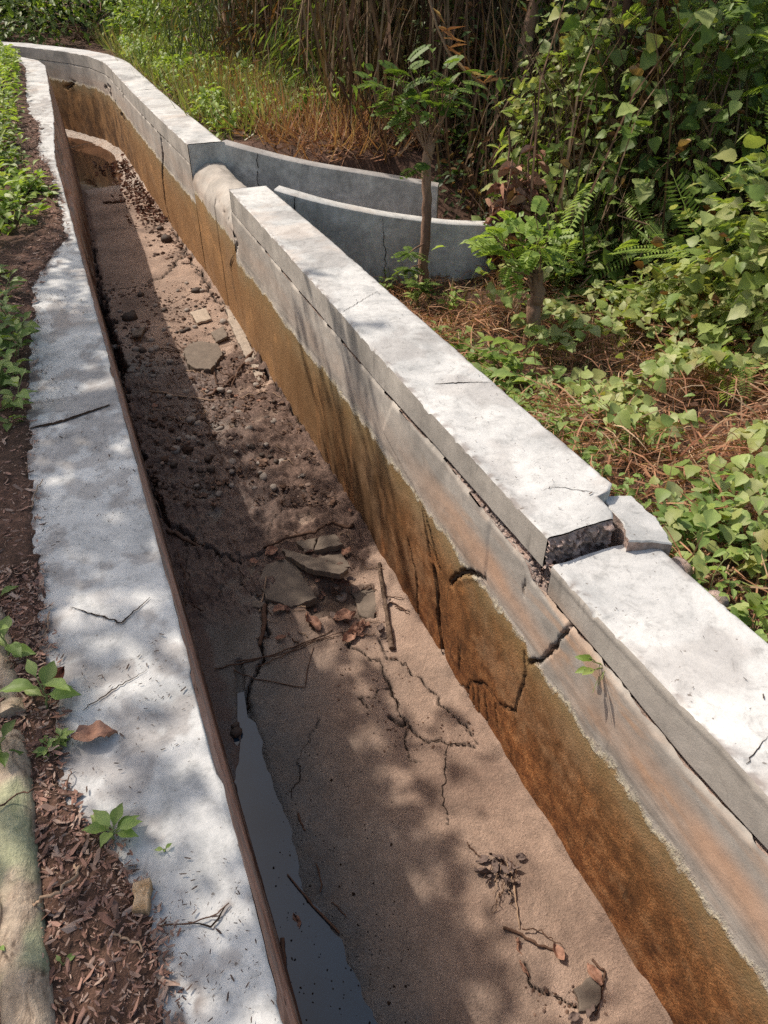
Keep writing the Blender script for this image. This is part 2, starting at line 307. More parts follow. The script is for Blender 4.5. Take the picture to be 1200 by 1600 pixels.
def soil_mat():
    m, nt, out = new_mat('dry_litter_soil'); g = G(nt)
    n1 = g.noise(3, 5, .6); n2 = g.noise(40, 5, .7)
    c = g.ramp(n1, [(.3, (.055, .033, .022)), (.6, (.12, .065, .045)), (.75, (.19, .11, .075))])
    c = g.mix(.8, c, g.ramp(n2, [(.3, .4), (.5, 1.), (.7, 1.6)]), 'MULTIPLY')
    nt.links.new(g.pr(c, .95, g.bump(n2, .8, .02)), out.inputs[0]); return m
def rubble_mat():
    m, nt, out = new_mat('broken_concrete_core'); g = G(nt)
    n2 = g.noise(45, 5, .7); n1 = g.noise(12, 4)
    c = g.ramp(n2, [(.3, (.20, .13, .10)), (.5, (.42, .30, .25)), (.7, (.60, .48, .42))]); c = g.mix(g.mr(n1, .4, .6, 0, .5), c, (.16, .15, .14))
    nt.links.new(g.pr(c, .95, g.bump(n2, 1., .012)), out.inputs[0]); return m
def water_mat(name, col, f0=.06, rough=.04, wav=.02):
    m, nt, out = new_mat(name); g = G(nt)
    n = g.noise(6, 3, .5); n2 = g.noise(2.2, 4)
    c = g.mix(g.mr(n2, .35, .65), col, tuple(v*.6 for v in col))
    b = g.n('BsdfPrincipled', {'Base Color': c, 'Roughness': rough, 'IOR': 1.33, 'Specular IOR Level': f0/.04*.5 if f0 < .08 else 1., 'Normal': g.bump(n, wav, .02)})
    if f0 >= .08: b.inputs['IOR'].default_value = (1+math.sqrt(f0))/(1-math.sqrt(f0)); b.inputs['Specular IOR Level'].default_value = .5
    nt.links.new(b.outputs[0], out.inputs[0]); return m
def log_mat():
    m, nt, out = new_mat('pale_lichened_bark'); g = G(nt)
    n1 = g.noise(9, 5, .65, dist=.6); n2 = g.noise(60, 5, .7); n3 = g.noise(5, 3, .5)
    n1 = g.noise(38, 6, .75, g.scaled((1, .5, 1)), .8); c = g.ramp(n1, [(.36, (.10, .07, .05)), (.46, (.34, .26, .19)), (.60, (.44, .35, .26))])
    li = g.mr(n3, .52, .60); c = g.mix(g.math('MULTIPLY', li, .65), c, (.34, .38, .22))
    c = g.mix(.6, c, g.ramp(n2, [(.3, .45), (.6, 1.15)]), 'MULTIPLY')
    nt.links.new(g.pr(c, .9, g.bump(g.math('ADD', n1, n2), .7, .008)), out.inputs[0]); return m

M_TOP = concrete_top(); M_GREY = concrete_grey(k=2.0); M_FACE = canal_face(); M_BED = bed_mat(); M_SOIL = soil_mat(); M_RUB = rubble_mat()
M_WATER = water_mat('still_puddle_water', (.020, .052, .088), .075, .025, .01)  # blue base colour stands in for the sky mirrored in the puddle
M_WATER2 = water_mat('muddy_puddle_water', (.12, .062, .036), .10, .04, .03)
M_CRACK = randmat('crack_shade_and_grit', [(.012, .008, .006), (.03, .018, .012)], .95, .1)  # near-black paints the shade inside cracks; also colours the puddle grit
M_LOG = log_mat(); M_LFACE = left_face()
M_TWIG = randmat('dead_twig_wood', [(.045, .025, .016), (.10, .055, .035), (.17, .10, .07)], .85)
M_DRYTWIG = randmat('pale_dry_wood', [(.22, .14, .09), (.36, .25, .17), (.28, .17, .11)], .85)
M_STONE = randmat('river_stone', [(.10, .085, .075), (.20, .165, .14), (.36, .30, .25), (.15, .14, .13), (.44, .38, .32)], .8, .3, 30)
M_DARKSTONE = randmat('dark_wet_stone', [(.05, .035, .028), (.09, .065, .05)], .7, .3, 40)
M_DEAD = randmat('dead_leaf', [(.30, .13, .075), (.42, .24, .16), (.24, .10, .06), (.50, .33, .24), (.36, .17, .10)], .7, .25, 90)
M_CHIP = randmat('leaf_litter_flakes', [(.07, .04, .03), (.21, .11, .08), (.36, .21, .16), (.12, .065, .05), (.46, .33, .26), (.16, .10, .08)], .85)
M_SPECK = randmat('dark_flecks', [(.05, .035, .03), (.12, .085, .07)], .9)
M_SLAB = randmat('broken_bed_concrete', [(.15, .12, .095), (.20, .16, .125)], .85, .3, 22)
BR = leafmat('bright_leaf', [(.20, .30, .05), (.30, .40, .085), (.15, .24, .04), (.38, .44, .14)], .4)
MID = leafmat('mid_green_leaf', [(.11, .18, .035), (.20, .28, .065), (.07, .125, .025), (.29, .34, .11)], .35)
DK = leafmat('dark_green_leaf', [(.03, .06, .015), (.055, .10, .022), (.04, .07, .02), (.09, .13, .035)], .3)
VINE = leafmat('vine_leaf', [(.30, .27, .10), (.26, .33, .09), (.37, .43, .16), (.16, .24, .055), (.45, .46, .22), (.26, .35, .08), (.34, .34, .12)], .33)
FRESH = leafmat('fresh_weed_leaf', [(.20, .30, .075), (.30, .40, .12), (.14, .22, .05), (.34, .42, .15)], .35)
DRY = leafmat('dry_brown_leaf', [(.16, .075, .035), (.28, .15, .075), (.10, .05, .028), (.34, .22, .12)], .25, .8, .15)
STRAW = leafmat('rusty_straw', [(.34, .16, .09), (.48, .27, .16), (.25, .105, .06), (.55, .40, .26)], .2, .8, .15)
STEMS = leafmat('dead_stem', [(.07, .04, .025), (.15, .09, .06), (.24, .17, .11), (.09, .07, .035)], .1, .9, .1)
GRASS = leafmat('grass_blade', [(.17, .22, .06), (.27, .31, .10), (.12, .16, .04), (.42, .38, .20), (.22, .14, .08)], .3)
BARK = barkmat('sapling_bark', (.20, .115, .075), (.38, .24, .165)); DBARK = barkmat('dark_bark', (.05, .028, .02), (.11, .06, .042))

# ------------------------------------------------------------------ the lie of the channel
RY = np.array([-3, 0, 4, 6.1, 7.3, 8.7, 10.6, 10.9, 11.5, 12.0, 12.5, 13.1, 14.3]); RX = np.array([.945, .945, .945, .93, .885, .85, .825, .80, .68, .47, .16, -.25, -1.5])
LY = np.array([-3, 0, 6, 7.6, 9.4, 10.8, 11.3, 11.7, 12.4, 13.]); LX = np.array([.015, .015, .0, .075, .12, .15, .09, -.1, -.9, -1.8])
def RI(y): return np.interp(y, RY, RX)
def LI(y): return np.interp(y, LY, LX)
def gz(x, y):                                            # ground outside the right wall and left bank
    r = .40+.28*sst(3.2, .8, y)+.47*sst(4.9, 6.6, y)+.5*sst(4.5, 12, x)
    return r+.05*(fbm(x, y, 1.2)-.5)
def adapt(y0, y1, k=.0042, m=.006):
    ys = [y0]
    while ys[-1] < y1: ys.append(ys[-1]+max(m, k*math.hypot(max(ys[-1], 0)+.3, 1.3)))
    return np.array(ys)
def gridfaces(a, b, flip=False):
    i = np.arange(a-1)[:, None]*b; j = np.arange(b-1)[None]
    F = np.stack([i+j, i+j+1, i+b+j+1, i+b+j], -1).reshape(-1, 4); return F[:, ::-1] if flip else F
def jag(pts, step=.02, amp=.006):
    pts = np.asarray(pts, float); out = [pts[0]]
    for a, b in zip(pts[:-1], pts[1:]):
        n = max(1, int(np.linalg.norm(b-a)/step))
        for i in range(1, n+1): out.append(a+(b-a)*i/n+(rng.normal(size=len(a))*amp if i < n else 0))
    return np.array(out)
def pdist(P, line):                                      # distance of 2-D points to a polyline
    d = np.full(len(P), 9e9); lo = line.min(0)-.15; hi = line.max(0)+.15
    sel = np.all((P > lo) & (P < hi), 1); Q = P[sel]; dd = np.full(len(Q), 9e9)
    for a, b in zip(line[:-1], line[1:]):
        ab = b-a; t = np.clip(((Q-a)@ab)/max(ab@ab, 1e-12), 0, 1); dd = np.minimum(dd, np.linalg.norm(Q-a-t[:, None]*ab, axis=1))
    d[sel] = dd; return d
def inpoly(P, poly):
    x, y = P.T; c = np.zeros(len(P), bool); n = len(poly)
    for i in range(n):
        x1, y1 = poly[i]; x2, y2 = poly[(i+1) % n]
        c ^= ((y1 > y) != (y2 > y)) & (x < (x2-x1)*(y-y1)/(y2-y1+1e-12)+x1)
    return c
def ribbon(mb, pts, wd, nrm, off=.0012, m=1):            # dark strip painting a crack's inner shade: hairlines and groove cores
    pts = np.asarray(pts, float); n = len(pts); T = norm(np.gradient(pts, axis=0)); Sd = np.cross(T, nrm)
    k_ = rng.random()*40; ii_ = np.arange(n); ww = wd*(.15+1.3*vnoise(ii_*.13+k_, ii_*0)**1.3+.35*rng.random(n))*np.sin(np.linspace(.15, math.pi-.15, n))**.5
    A = pts+Sd*ww[:, None]*.5+np.array(nrm)*off; B = pts-Sd*ww[:, None]*.5+np.array(nrm)*off
    mb.add(np.stack([A, B], 1).reshape(-1, 3), np.stack([np.arange(n-1)*2, np.arange(n-1)*2+1, np.arange(n-1)*2+3, np.arange(n-1)*2+2], -1), m)
def B2(pts): return np.array([onz(*p)[:2] for p in pts])
def W2(pts): return np.array([onx(*p)[1:] for p in pts])

# ------------------------------------------------------------------ canal bed
ys = adapt(-1.6, 15.5); nx = 150; u = np.linspace(0, 1, nx)
YY, UU = np.meshgrid(ys, u, indexing='ij'); XL = LI(YY)-.06; XR = RI(YY)+.05; XX = XL+(XR-XL)*UU
P2 = np.stack([XX.ravel(), YY.ravel()], 1); x, y = P2.T
z = (fbm(x, y, 2.2)-.5)*.022+(fbm(x, y, 14, 3, 2)-.5)*.006
fr = (x-LI(y))/(RI(y)-LI(y))
z += .012*sst(.55, .95, fr)+.018*sst(.88, 1.0, fr)*(1-.6*sst(2.2, 3, y))+.05*sst(.965, 1., fr+.03*(fbm(y, y*0, 9, 4)-.5))*(fbm(x, y, 12, 4)-.25)
# shallow trough along the left side that holds the puddle
ctr = np.interp(y, [-1.5, .5, .68, 1.0, 1.36, 1.72, 2.0], [.18, .155, .135, .105, .105, .165, .20])+.025*(fbm(x, y, 8, 4)-.5); hw = np.interp(y, [-1.5, .5, .68, 1.0, 1.36, 1.72, 1.98], [.16, .135, .11, .085, .07, .026, .010])*(1+.7*(fbm(x, y, 5, 5, 7)-.5))
tr = sst(1.5, .45, np.where(x < ctr, (ctr-x)*sst(1.38, 1.50, y), x-ctr)/np.maximum(hw, .004)+.35*(fbm(x, y, 18, 4, 2)-.5))*(y < 2.0); z -= .024*tr
z -= .022*sst(8.9, 9.5, y)*sst(.98, .80, fr)             # far pool
mud = sst(.38, .50, fbm(x, y, 5, 4, 5)+.30*sst(2.15, 2.5, y)*sst(4.75, 4.4, y)-.12)*sst(2.0, 2.4, y)*sst(4.9, 4.4, y)
z += mud*(.014+.06*(fbm(x, y, 22, 4, 9)-.38)+.03*(fbm(x, y, 70, 2, 3)-.5))
dirt_shade = np.zeros(len(x)); HAIR = []
def bed_crack(px, wd, dp, jitter=.007, edge=.0):
    global z, dirt_shade
    L = jag(B2(px), .030, jitter*1.7); wn = .5*jitter; d = pdist(P2+np.stack([fbm(x, y, 30, 3, 1)-.5, fbm(x, y, 30, 3, 8)-.5], 1)*wn*3, L); wv = wd*.72*(.35+1.1*vnoise(x, y, 16, 4))
    HAIR.append((L, max(.0022, wd*.42), dp > .024)); k = sst(1., .35, d/wv); z = z-dp*k; dirt_shade = np.maximum(dirt_shade, sst(1.15, .5, d/wv))
    if edge: z = z+edge*sst(wd*4, wd, d)*(1-k)
bed_crack([(243, 795), (262, 822), (300, 842), (340, 868), (380, 882), (404, 870), (435, 866)], .011, .04, edge=.006)
bed_crack([(418, 935), (414, 975), (410, 1015), (402, 1050), (385, 1085), (376, 1110), (370, 1160)], .012, .035)
bed_crack([(535, 990), (560, 1015), (598, 1045), (612, 1075), (625, 1118), (640, 1135), (665, 1160), (700, 1165), (742, 1170)], .007, .025, .009)
bed_crack([(590, 1000), (620, 1030), (665, 1070), (700, 1110), (745, 1165)], .0045, .02, .008)
bed_crack([(610, 1120), (635, 1128)], .02, .04)
bed_crack([(235, 445), (262, 425), (290, 395), (310, 378)], .018, .04, .012)
bed_crack([(150, 455), (200, 452), (235, 445)], .010, .03)
bed_crack([(120, 300), (150, 420), (170, 520), (195, 620), (215, 700), (240, 775), (262, 822)], .022, .07, .012)
bed_crack([(215, 260), (250, 320), (290, 395), (330, 460), (385, 530), (430, 610), (520, 740)], .014, .035, .012)
bed_crack([(345, 880), (352, 905), (340, 940)], .004, .015)
bed_crack([(150, 455), (165, 500), (180, 545), (190, 580)], .05, .10, .012)
bed_crack([(300, 842), (330, 800)], .004, .012)
bed_crack([(500, 1120), (470, 1180)], .003, .008)
bed_crack([(640, 1135), (632, 1160), (655, 1190)], .004, .012)
bed_crack([(560, 1090), (590, 1078), (612, 1075)], .003, .006)
bed_crack([(700, 1165), (690, 1230), (700, 1290)], .0016, .003)
bed_crack([(470, 1180), (455, 1250)], .0016, .003)
bed_crack([(420, 840), (440, 800), (450, 770)], .003, .01)
bed_crack([(300, 842), (290, 900), (310, 960)], .0022, .006)
bed_crack([(370, 870), (385, 925), (405, 935)], .005, .02)
bed_crack([(500, 780), (490, 800), (478, 815)], .004, .015)
bed_crack([(822, 1505), (830, 1540), (870, 1560), (900, 1575), (925, 1580), (940, 1540)], .007, .022, .007)
bed_crack([(560, 1090), (575, 1105)], .008, .015)
hole = B2([(470, 940), (500, 915), (545, 920), (585, 915), (590, 965), (555, 965), (525, 960), (490, 965)])
ih = inpoly(P2+0.008*(fbm(x, y, 20)[:, None]-.5), hole); z = z-.045*np.clip(ih*1., 0, 1); dirt_shade = np.where(ih, np.maximum(dirt_shade, .6), dirt_shade)
edge_l = sst(.05, .0, x-LI(y))*sst(2.2, 2.8, y)*sst(8, 6, y); z -= .05*edge_l*(fbm(x, y, 7) > .42); dirt_shade = np.maximum(dirt_shade, edge_l*.8)
froth_sheen = sst(8.7, 9.0, y)*np.maximum(sst(.68, .88, fr), np.maximum(sst(.5, .1, np.abs(y-9.3))*.9, sst(.22, .05, fr)*.6)+sst(13.4, 14, y)*.4)  # pale rim: froth and mirrored sky painted into the bed colour
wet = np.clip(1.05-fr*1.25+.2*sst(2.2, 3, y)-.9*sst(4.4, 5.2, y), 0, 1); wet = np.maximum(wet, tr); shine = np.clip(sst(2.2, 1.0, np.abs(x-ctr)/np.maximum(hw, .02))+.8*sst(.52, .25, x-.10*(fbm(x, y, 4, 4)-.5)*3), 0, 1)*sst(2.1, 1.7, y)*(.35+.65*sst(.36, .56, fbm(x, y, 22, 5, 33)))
BEDZ = z.reshape(len(ys), nx)
def bz(px, py_):                                         # bed height below a world point
    i = min(len(ys)-1, int(np.searchsorted(ys, py_))); f = (px-XL[i, 0])/(XR[i, 0]-XL[i, 0]); return BEDZ[i, int(np.clip(f*(nx-1), 0, nx-1))]
bm = MB(); bm.add(np.stack([x, y, z], 1), gridfaces(len(ys), nx, True)); nb = len(x)
for L, wd_, deep in HAIR:
    L = jag(L, .009, .0022); ribbon(bm, np.column_stack([L, [bz(*q) for q in L]]), wd_, (0, 0, 1.), .0022)
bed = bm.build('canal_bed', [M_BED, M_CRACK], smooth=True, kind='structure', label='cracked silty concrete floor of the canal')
for nme, v in (('shine', shine), ('edge', sst(.16, .05, x-LI(y)+.05*(fbm(x, y, 9, 3)-.5))), ('dirt_shade', dirt_shade), ('mud', mud), ('froth_sheen', np.clip(froth_sheen, 0, 1)), ('wet', wet)): attr(bed, nme, np.concatenate([v, np.zeros(len(bed.data.vertices)-nb)]))
def onbed(px, py, lift=0.):
    p = onz(px, py, 0.); p = onz(px, py, bz(p[0], p[1])+lift); return p
w1 = MB(); wy = np.linspace(-1.6, 1.84, 30); wl = np.stack([LI(wy)-.02+.17*sst(1.5, 1.8, wy), wy, np.full(30, -.0085)], 1); wr = np.stack([np.maximum(LI(wy)+.44*sst(1.9, 1.2, wy)+.06, LI(wy)+.175*sst(1.2, 1.84, wy)), wy, np.full(30, -.0085)], 1)
w1.add(np.stack([wl, wr], 1).reshape(-1, 3), gridfaces(30, 2, True)); w1.build('water', M_WATER, kind='structure', label='still puddle along the foot of the left canal wall')
w2 = MB(); wy = np.linspace(8.7, 15, 40); w2.add(np.stack([np.stack([LI(wy)-.02, wy, wy*0-.012], 1), np.stack([RI(wy)+.02, wy, wy*0-.012], 1)], 1).reshape(-1, 3), gridfaces(40, 2, True))
w2.build('water', M_WATER2, kind='structure', label='muddy brown puddle at the bend of the canal')

# ------------------------------------------------------------------ ground sheets
def ground_patch(name, xs, ysg, f, label):
    A, Bq = np.meshgrid(xs, ysg, indexing='ij'); Z = f(A.ravel(), Bq.ravel())
    mb = MB(); mb.add(np.stack([A.ravel(), Bq.ravel(), Z], 1), gridfaces(len(xs), len(ysg), True)); return mb.build(name, M_SOIL, smooth=True, kind='structure', label=label)
def gfar(x_, y_):
    bx = RI(np.clip(y_, -3, 14.3))+.30; rgt = sst(0, .12, x_-bx); lft = sst(-.26, -.36, x_-LI(np.clip(y_, -3, 13.)))
    zz = gz(x_, y_); spill = (y_ > 4.75) & (y_ < 6.05) & (x_ > 1.2) & (x_ < 2.7); zz = np.where(spill, .2, zz)
    beyond = y_ > 14.6
    z_ = np.where(x_ > bx-.02, zz, -.35); z_ = np.where(x_ < LI(np.clip(y_, -3, 13.))-.25, .965+.03*(fbm(x_, y_, 3)-.5)+.15*sst(-1, -6, x_), z_)
    z_ = np.where(beyond & (x_ > -2), np.maximum(.9, z_), z_)
    return z_
xs = np.unique(np.concatenate([np.linspace(-40, -6, 18), np.linspace(-6, 6, 241), np.linspace(6, 60, 28)])); yg = np.unique(np.concatenate([np.linspace(-30, -2, 15), np.linspace(-2, 16, 301), np.linspace(16, 90, 38)]))
ground_patch('ground', xs, yg, gfar, 'dark leaf-strewn earth around the canal')
# litter soil creeping over the left coping
def cover(y_):
    c = np.interp(y_, [-1.5, .15, .35, .62, .78, .9, 1.1, 1.5, 2.2, 3.0, 3.5, 3.75, 4.2, 4.9, 5.5, 5.9, 6.4, 7.2, 7.8, 8.5, 13],
                  [-.24, -.20, -.15, -.14, -.20, -.275, -.27, -.285, -.28, -.25, -.225, -.17, -.035, -.03, -.03, -.06, -.11, -.10, -.18, -.20, -.22])
    return c+LI(y_)
ysl = adapt(-1.6, 12.0, .006, .008); xsl = np.linspace(-.62, -.012, 130); A, Bq = np.meshgrid(ysl, xsl, indexing='ij'); a_, b_ = A.ravel(), Bq.ravel(); b_ = b_+LI(a_)
cv = cover(a_)+.022*(fbm(b_, a_, 9, 4)-.5)*2+.03*(fbm(b_, a_, 45, 3, 5)-.5)
zl = .965+.045*sst(.03, -.03, b_-cv)+.03*(fbm(b_, a_, 18, 4, 3)-.5)*sst(.0, -.06, b_-cv)
SOILZ = zl.reshape(len(ysl), 130)
def soilz(X_, Y_):
    i = np.clip(np.searchsorted(ysl, Y_), 0, len(ysl)-1); j = np.clip(((X_-LI(Y_)+.62)/.608*129).astype(int), 0, 129); return SOILZ[i, j]
mb = MB(); mb.add(np.stack([b_, a_, zl], 1), gridfaces(len(ysl), 130, False)); mb.build('soil', M_SOIL, smooth=True, kind='structure', label='dark litter soil creeping over the edge of the left canal wall')

# ------------------------------------------------------------------ left canal wall
yl = adapt(-1.6, 12.9); e = thing('canal_wall', 'low left concrete canal wall with dark flecks and joint cracks on its dappled top', 'wall', (-.15, 2, 0))
na = 60; vs = np.linspace(-.3, 0, na); A, Bq = np.meshgrid(yl, vs, indexing='ij'); a_ = A.ravel(); b_ = Bq.ravel()
edge = .006*(fbm(a_*0+1, a_, 14, 4, 6)-.5)+.010*np.maximum(0, fbm(a_*0, a_, 5, 3, 8)-.58)*8*(-1)
lx = LI(a_); P2l = np.stack([lx+b_, a_], 1); zt = 1.0+.006*(fbm(b_, a_, 3)-.5); dl = np.zeros(len(a_)); LHAIR = []
for pts, wd, dp in (([(40, 672), (88, 662), (125, 650), (172, 634)], .011, .02), ([(130, 1112), (175, 1080), (230, 1048)], .0035, .012), ([(60, 1570), (130, 1540)], .003, .01),
                    ([(110, 950), (190, 975), (235, 935)], .0025, .004), ([(90, 236), (150, 222)], .01, .02), ([(300, 1445), (330, 1450), (358, 1412)], .003, .006)):
    L = jag(np.array([onz(px, py, 1.)[:2] for px, py in pts]), .008, .0016); LHAIR.append((L, wd)); d = pdist(P2l, L); dl = np.maximum(dl, .5*sst(4, .5, d/wd)*(fbm(b_, a_, 40, 3) > .5))
dl = np.maximum(dl, .75*sst(.06, -.02, b_+lx-cover(a_)-.05*(fbm(b_, a_, 16, 4)-.5)*2)*sst(.42, .55, fbm(b_, a_, 30, 3)))
st = sst(.56, .66, fbm(b_, a_, 11, 4, 12)); dl = np.maximum(dl, .35*st)
dl = np.maximum(dl, .5*sst(.05, .0, np.abs(a_-2.04)+.1*(fbm(b_, a_, 14)-.5))*sst(.4, .55, fbm(b_, a_, 22, 3, 5))*(b_ < -.08))
zt -= .004*sst(.985, 1., 1+b_/.3)
xt = lx+b_+np.where(Bq.ravel() > -.001, edge, 0)
mb = MB(); mb.add(np.stack([xt, a_, zt], 1), gridfaces(len(yl), na, False))
for L, wd_ in LHAIR: ribbon(mb, np.column_stack([L, np.full(len(L), 1.003)]), wd_*1.1, (0, 0, 1.), .001)
top = mb.build('coping', [M_TOP, M_CRACK], e, smooth=True); attr(top, 'dirt_shade', np.concatenate([dl, np.zeros(len(top.data.vertices)-len(dl))]))
zs = np.concatenate([[1.0-.004], np.linspace(.985, -.12, 90)]); A, Bq = np.meshgrid(yl, zs, indexing='ij'); a_ = A.ravel(); b_ = Bq.ravel()
edge = .006*(fbm(a_*0+1, a_, 14, 4, 6)-.5)+.010*np.maximum(0, fbm(a_*0, a_, 5, 3, 8)-.58)*8*(-1)
fx = LI(a_)+edge*sst(.6, 1., b_)+(.052+.02*sst(5, 9, a_))*(1-b_)+.004*(fbm(a_, b_, 10)-.5)
fx -= .035*sst(.50, .62, fbm(a_, b_, 4.5, 4, 3)+.25*sst(.5, .85, b_)-.12)*sst(2.4, 3.2, a_)*sst(.97, .93, b_)*sst(8, 6, a_)
mb = MB(); mb.add(np.stack([fx, a_, b_], 1), gridfaces(len(yl), len(zs), True))
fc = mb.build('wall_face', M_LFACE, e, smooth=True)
mb = MB(); o_ = LI(yl)-.30; q = np.stack([np.stack([o_, yl, yl*0+1.0], 1), np.stack([o_, yl, yl*0-.3], 1)], 1); mb.add(q.reshape(-1, 3), gridfaces(len(yl), 2)); mb.build('wall_back', M_GREY, e)

# ------------------------------------------------------------------ right canal wall
SEAM = .86
def wline(y_): return np.interp(y_, [-1, .26, 1., 1.9, 2.6, 3.4, 4.6, 6, 9, 14], [.545, .56, .57, .605, .61, .585, .555, .58, .62, .66])
def bodytop(y_): return np.interp(y_, [-1.6, .3, .6, .89, 1.05, 1.20, 1.23, 1.27, 1.47, 1.8, 2.3, 3.5, 4.78, 4.8], [.85, .862, .832, .84, .834, .832, .836, .868, .866, .888, .872, .862, .862, .862])
def capbot(y_): return np.interp(y_, [-1.6, .3, .6, .89, 1.05, 1.16, 1.165, 1.3, 1.45, 1.8, 2.3, 3.5, 4.8], [.860, .874, .845, .853, .848, .848, .915, .912, .909, .902, .883, .872, .872])
def captop(y_): return np.interp(y_, [-1.6, .3, .6, .9, 1.165, 1.166, 1.3, 1.9, 2.6, 3.5, 4.8], [1.0, .992, .975, .955, .948, 1.018, 1.012, 1.003, 1.0, .998, .998])
def face_section(parent, y0, y1, topf, cracks, name='wall_body', crk_poly=()):
    yy = adapt(y0, y1, .0034, .0048); v = np.linspace(0, 1, 120); A, Bq = np.meshgrid(yy, v, indexing='ij'); a_ = A.ravel(); tz = topf(a_)
    b_ = -.10+(tz+.10)*Bq.ravel(); P = np.stack([a_, b_], 1)
    X = RI(a_)+.010*(fbm(a_, b_, 1.4)-.5)+.0025*(fbm(a_, b_, 25, 3)-.5); dirt_shade = np.zeros(len(a_)); RH = []
    wl_ = wline(a_); X -= .0035*sst(.02, -.01, b_-wl_)                # silt skin stands proud
    for pts, wd, dp in cracks:
        L = jag(W2(pts) if isinstance(pts[0], tuple) and pts[0][0] > 30 else np.array(pts, float), .018, .0035); d = pdist(P, L); wv = wd*(.5+vnoise(a_, b_, 14, 4))
        RH.append((L, wd)); k = sst(1.1, .4, d/wv)*(wd > .0035); X = X+dp*k; dirt_shade = np.maximum(dirt_shade, sst(1.2, .6, d/wv)*(wd > .0035))
    for poly, dx in crk_poly:
        ii = inpoly(P, np.array(poly)); X = np.where(ii, X+dx, X)
    X += .02*(fbm(a_, b_, 30, 3, 4))*sst(.012, 0, tz-b_)*(vnoise(a_, a_*0, 16) > .45)
    mb = MB(); mb.add(np.stack([X, a_, b_], 1), gridfaces(len(yy), 120, False))
    Xg = X.reshape(len(yy), 120)
    for L, wd_ in RH:
        L = jag(L, .009, .0018); tzz = topf(L[:, 0]); ii = np.clip(np.searchsorted(yy, L[:, 0]), 0, len(yy)-1); xs_ = RI(L[:, 0])-.0065+.010*(fbm(L[:, 0], L[:, 1], 1.4)-.5); xs_ += np.where(L[:, 1] > wline(L[:, 0]), .004, 0)
        ribbon(mb, np.column_stack([xs_, L[:, 0], L[:, 1]]), max(.0022, wd_*.75), (-1., 0, 0), .0)
    o = mb.build(name, [M_FACE, M_CRACK], parent, smooth=True); pad = np.zeros(len(o.data.vertices)-len(dirt_shade)); attr(o, 'wline', np.concatenate([wl_, pad])); attr(o, 'dirt_shade', np.concatenate([dirt_shade, pad]))
    return o
def extr(mb, poly, z0, z1, m_top=0, m_side=0, bev=.004, rough=0):   # prism with softened top edge
    poly = [np.asarray(p, float)[:2] for p in poly]; n = len(poly); c = sum(poly)/n
    inn = [p+(c-p)/max(np.linalg.norm(c-p), 1e-6)*bev for p in poly]
    f = z1 if callable(z1) else (lambda x, y: z1); g0 = z0 if callable(z0) else (lambda x, y: z0)
    V = [(p[0], p[1], g0(*p)) for p in poly]+[(p[0], p[1], f(*p)-bev) for p in poly]+[(p[0], p[1], f(*p)) for p in inn]
    mb.add(V, [list(range(2*n, 3*n))], m_top)
    side = [(i, (i+1) % n, n+(i+1) % n, n+i) for i in range(n)]; b2 = [(n+i, n+(i+1) % n, 2*n+(i+1) % n, 2*n+i) for i in range(n)]
    mb.add(V, side, m_side); mb.add(V, b2, m_top); mb.add(V, [list(range(n))[::-1]], m_side)
def ccw(p):
    p = [np.asarray(q, float) for q in p]; a = sum(p[i][0]*p[(i+1) % len(p)][1]-p[(i+1) % len(p)][0]*p[i][1] for i in range(len(p))); return p if a > 0 else p[::-1]
def ej(x_): return .030*(fbm(x_, np.asarray(x_)*0+.3, 9, 5)-.5)
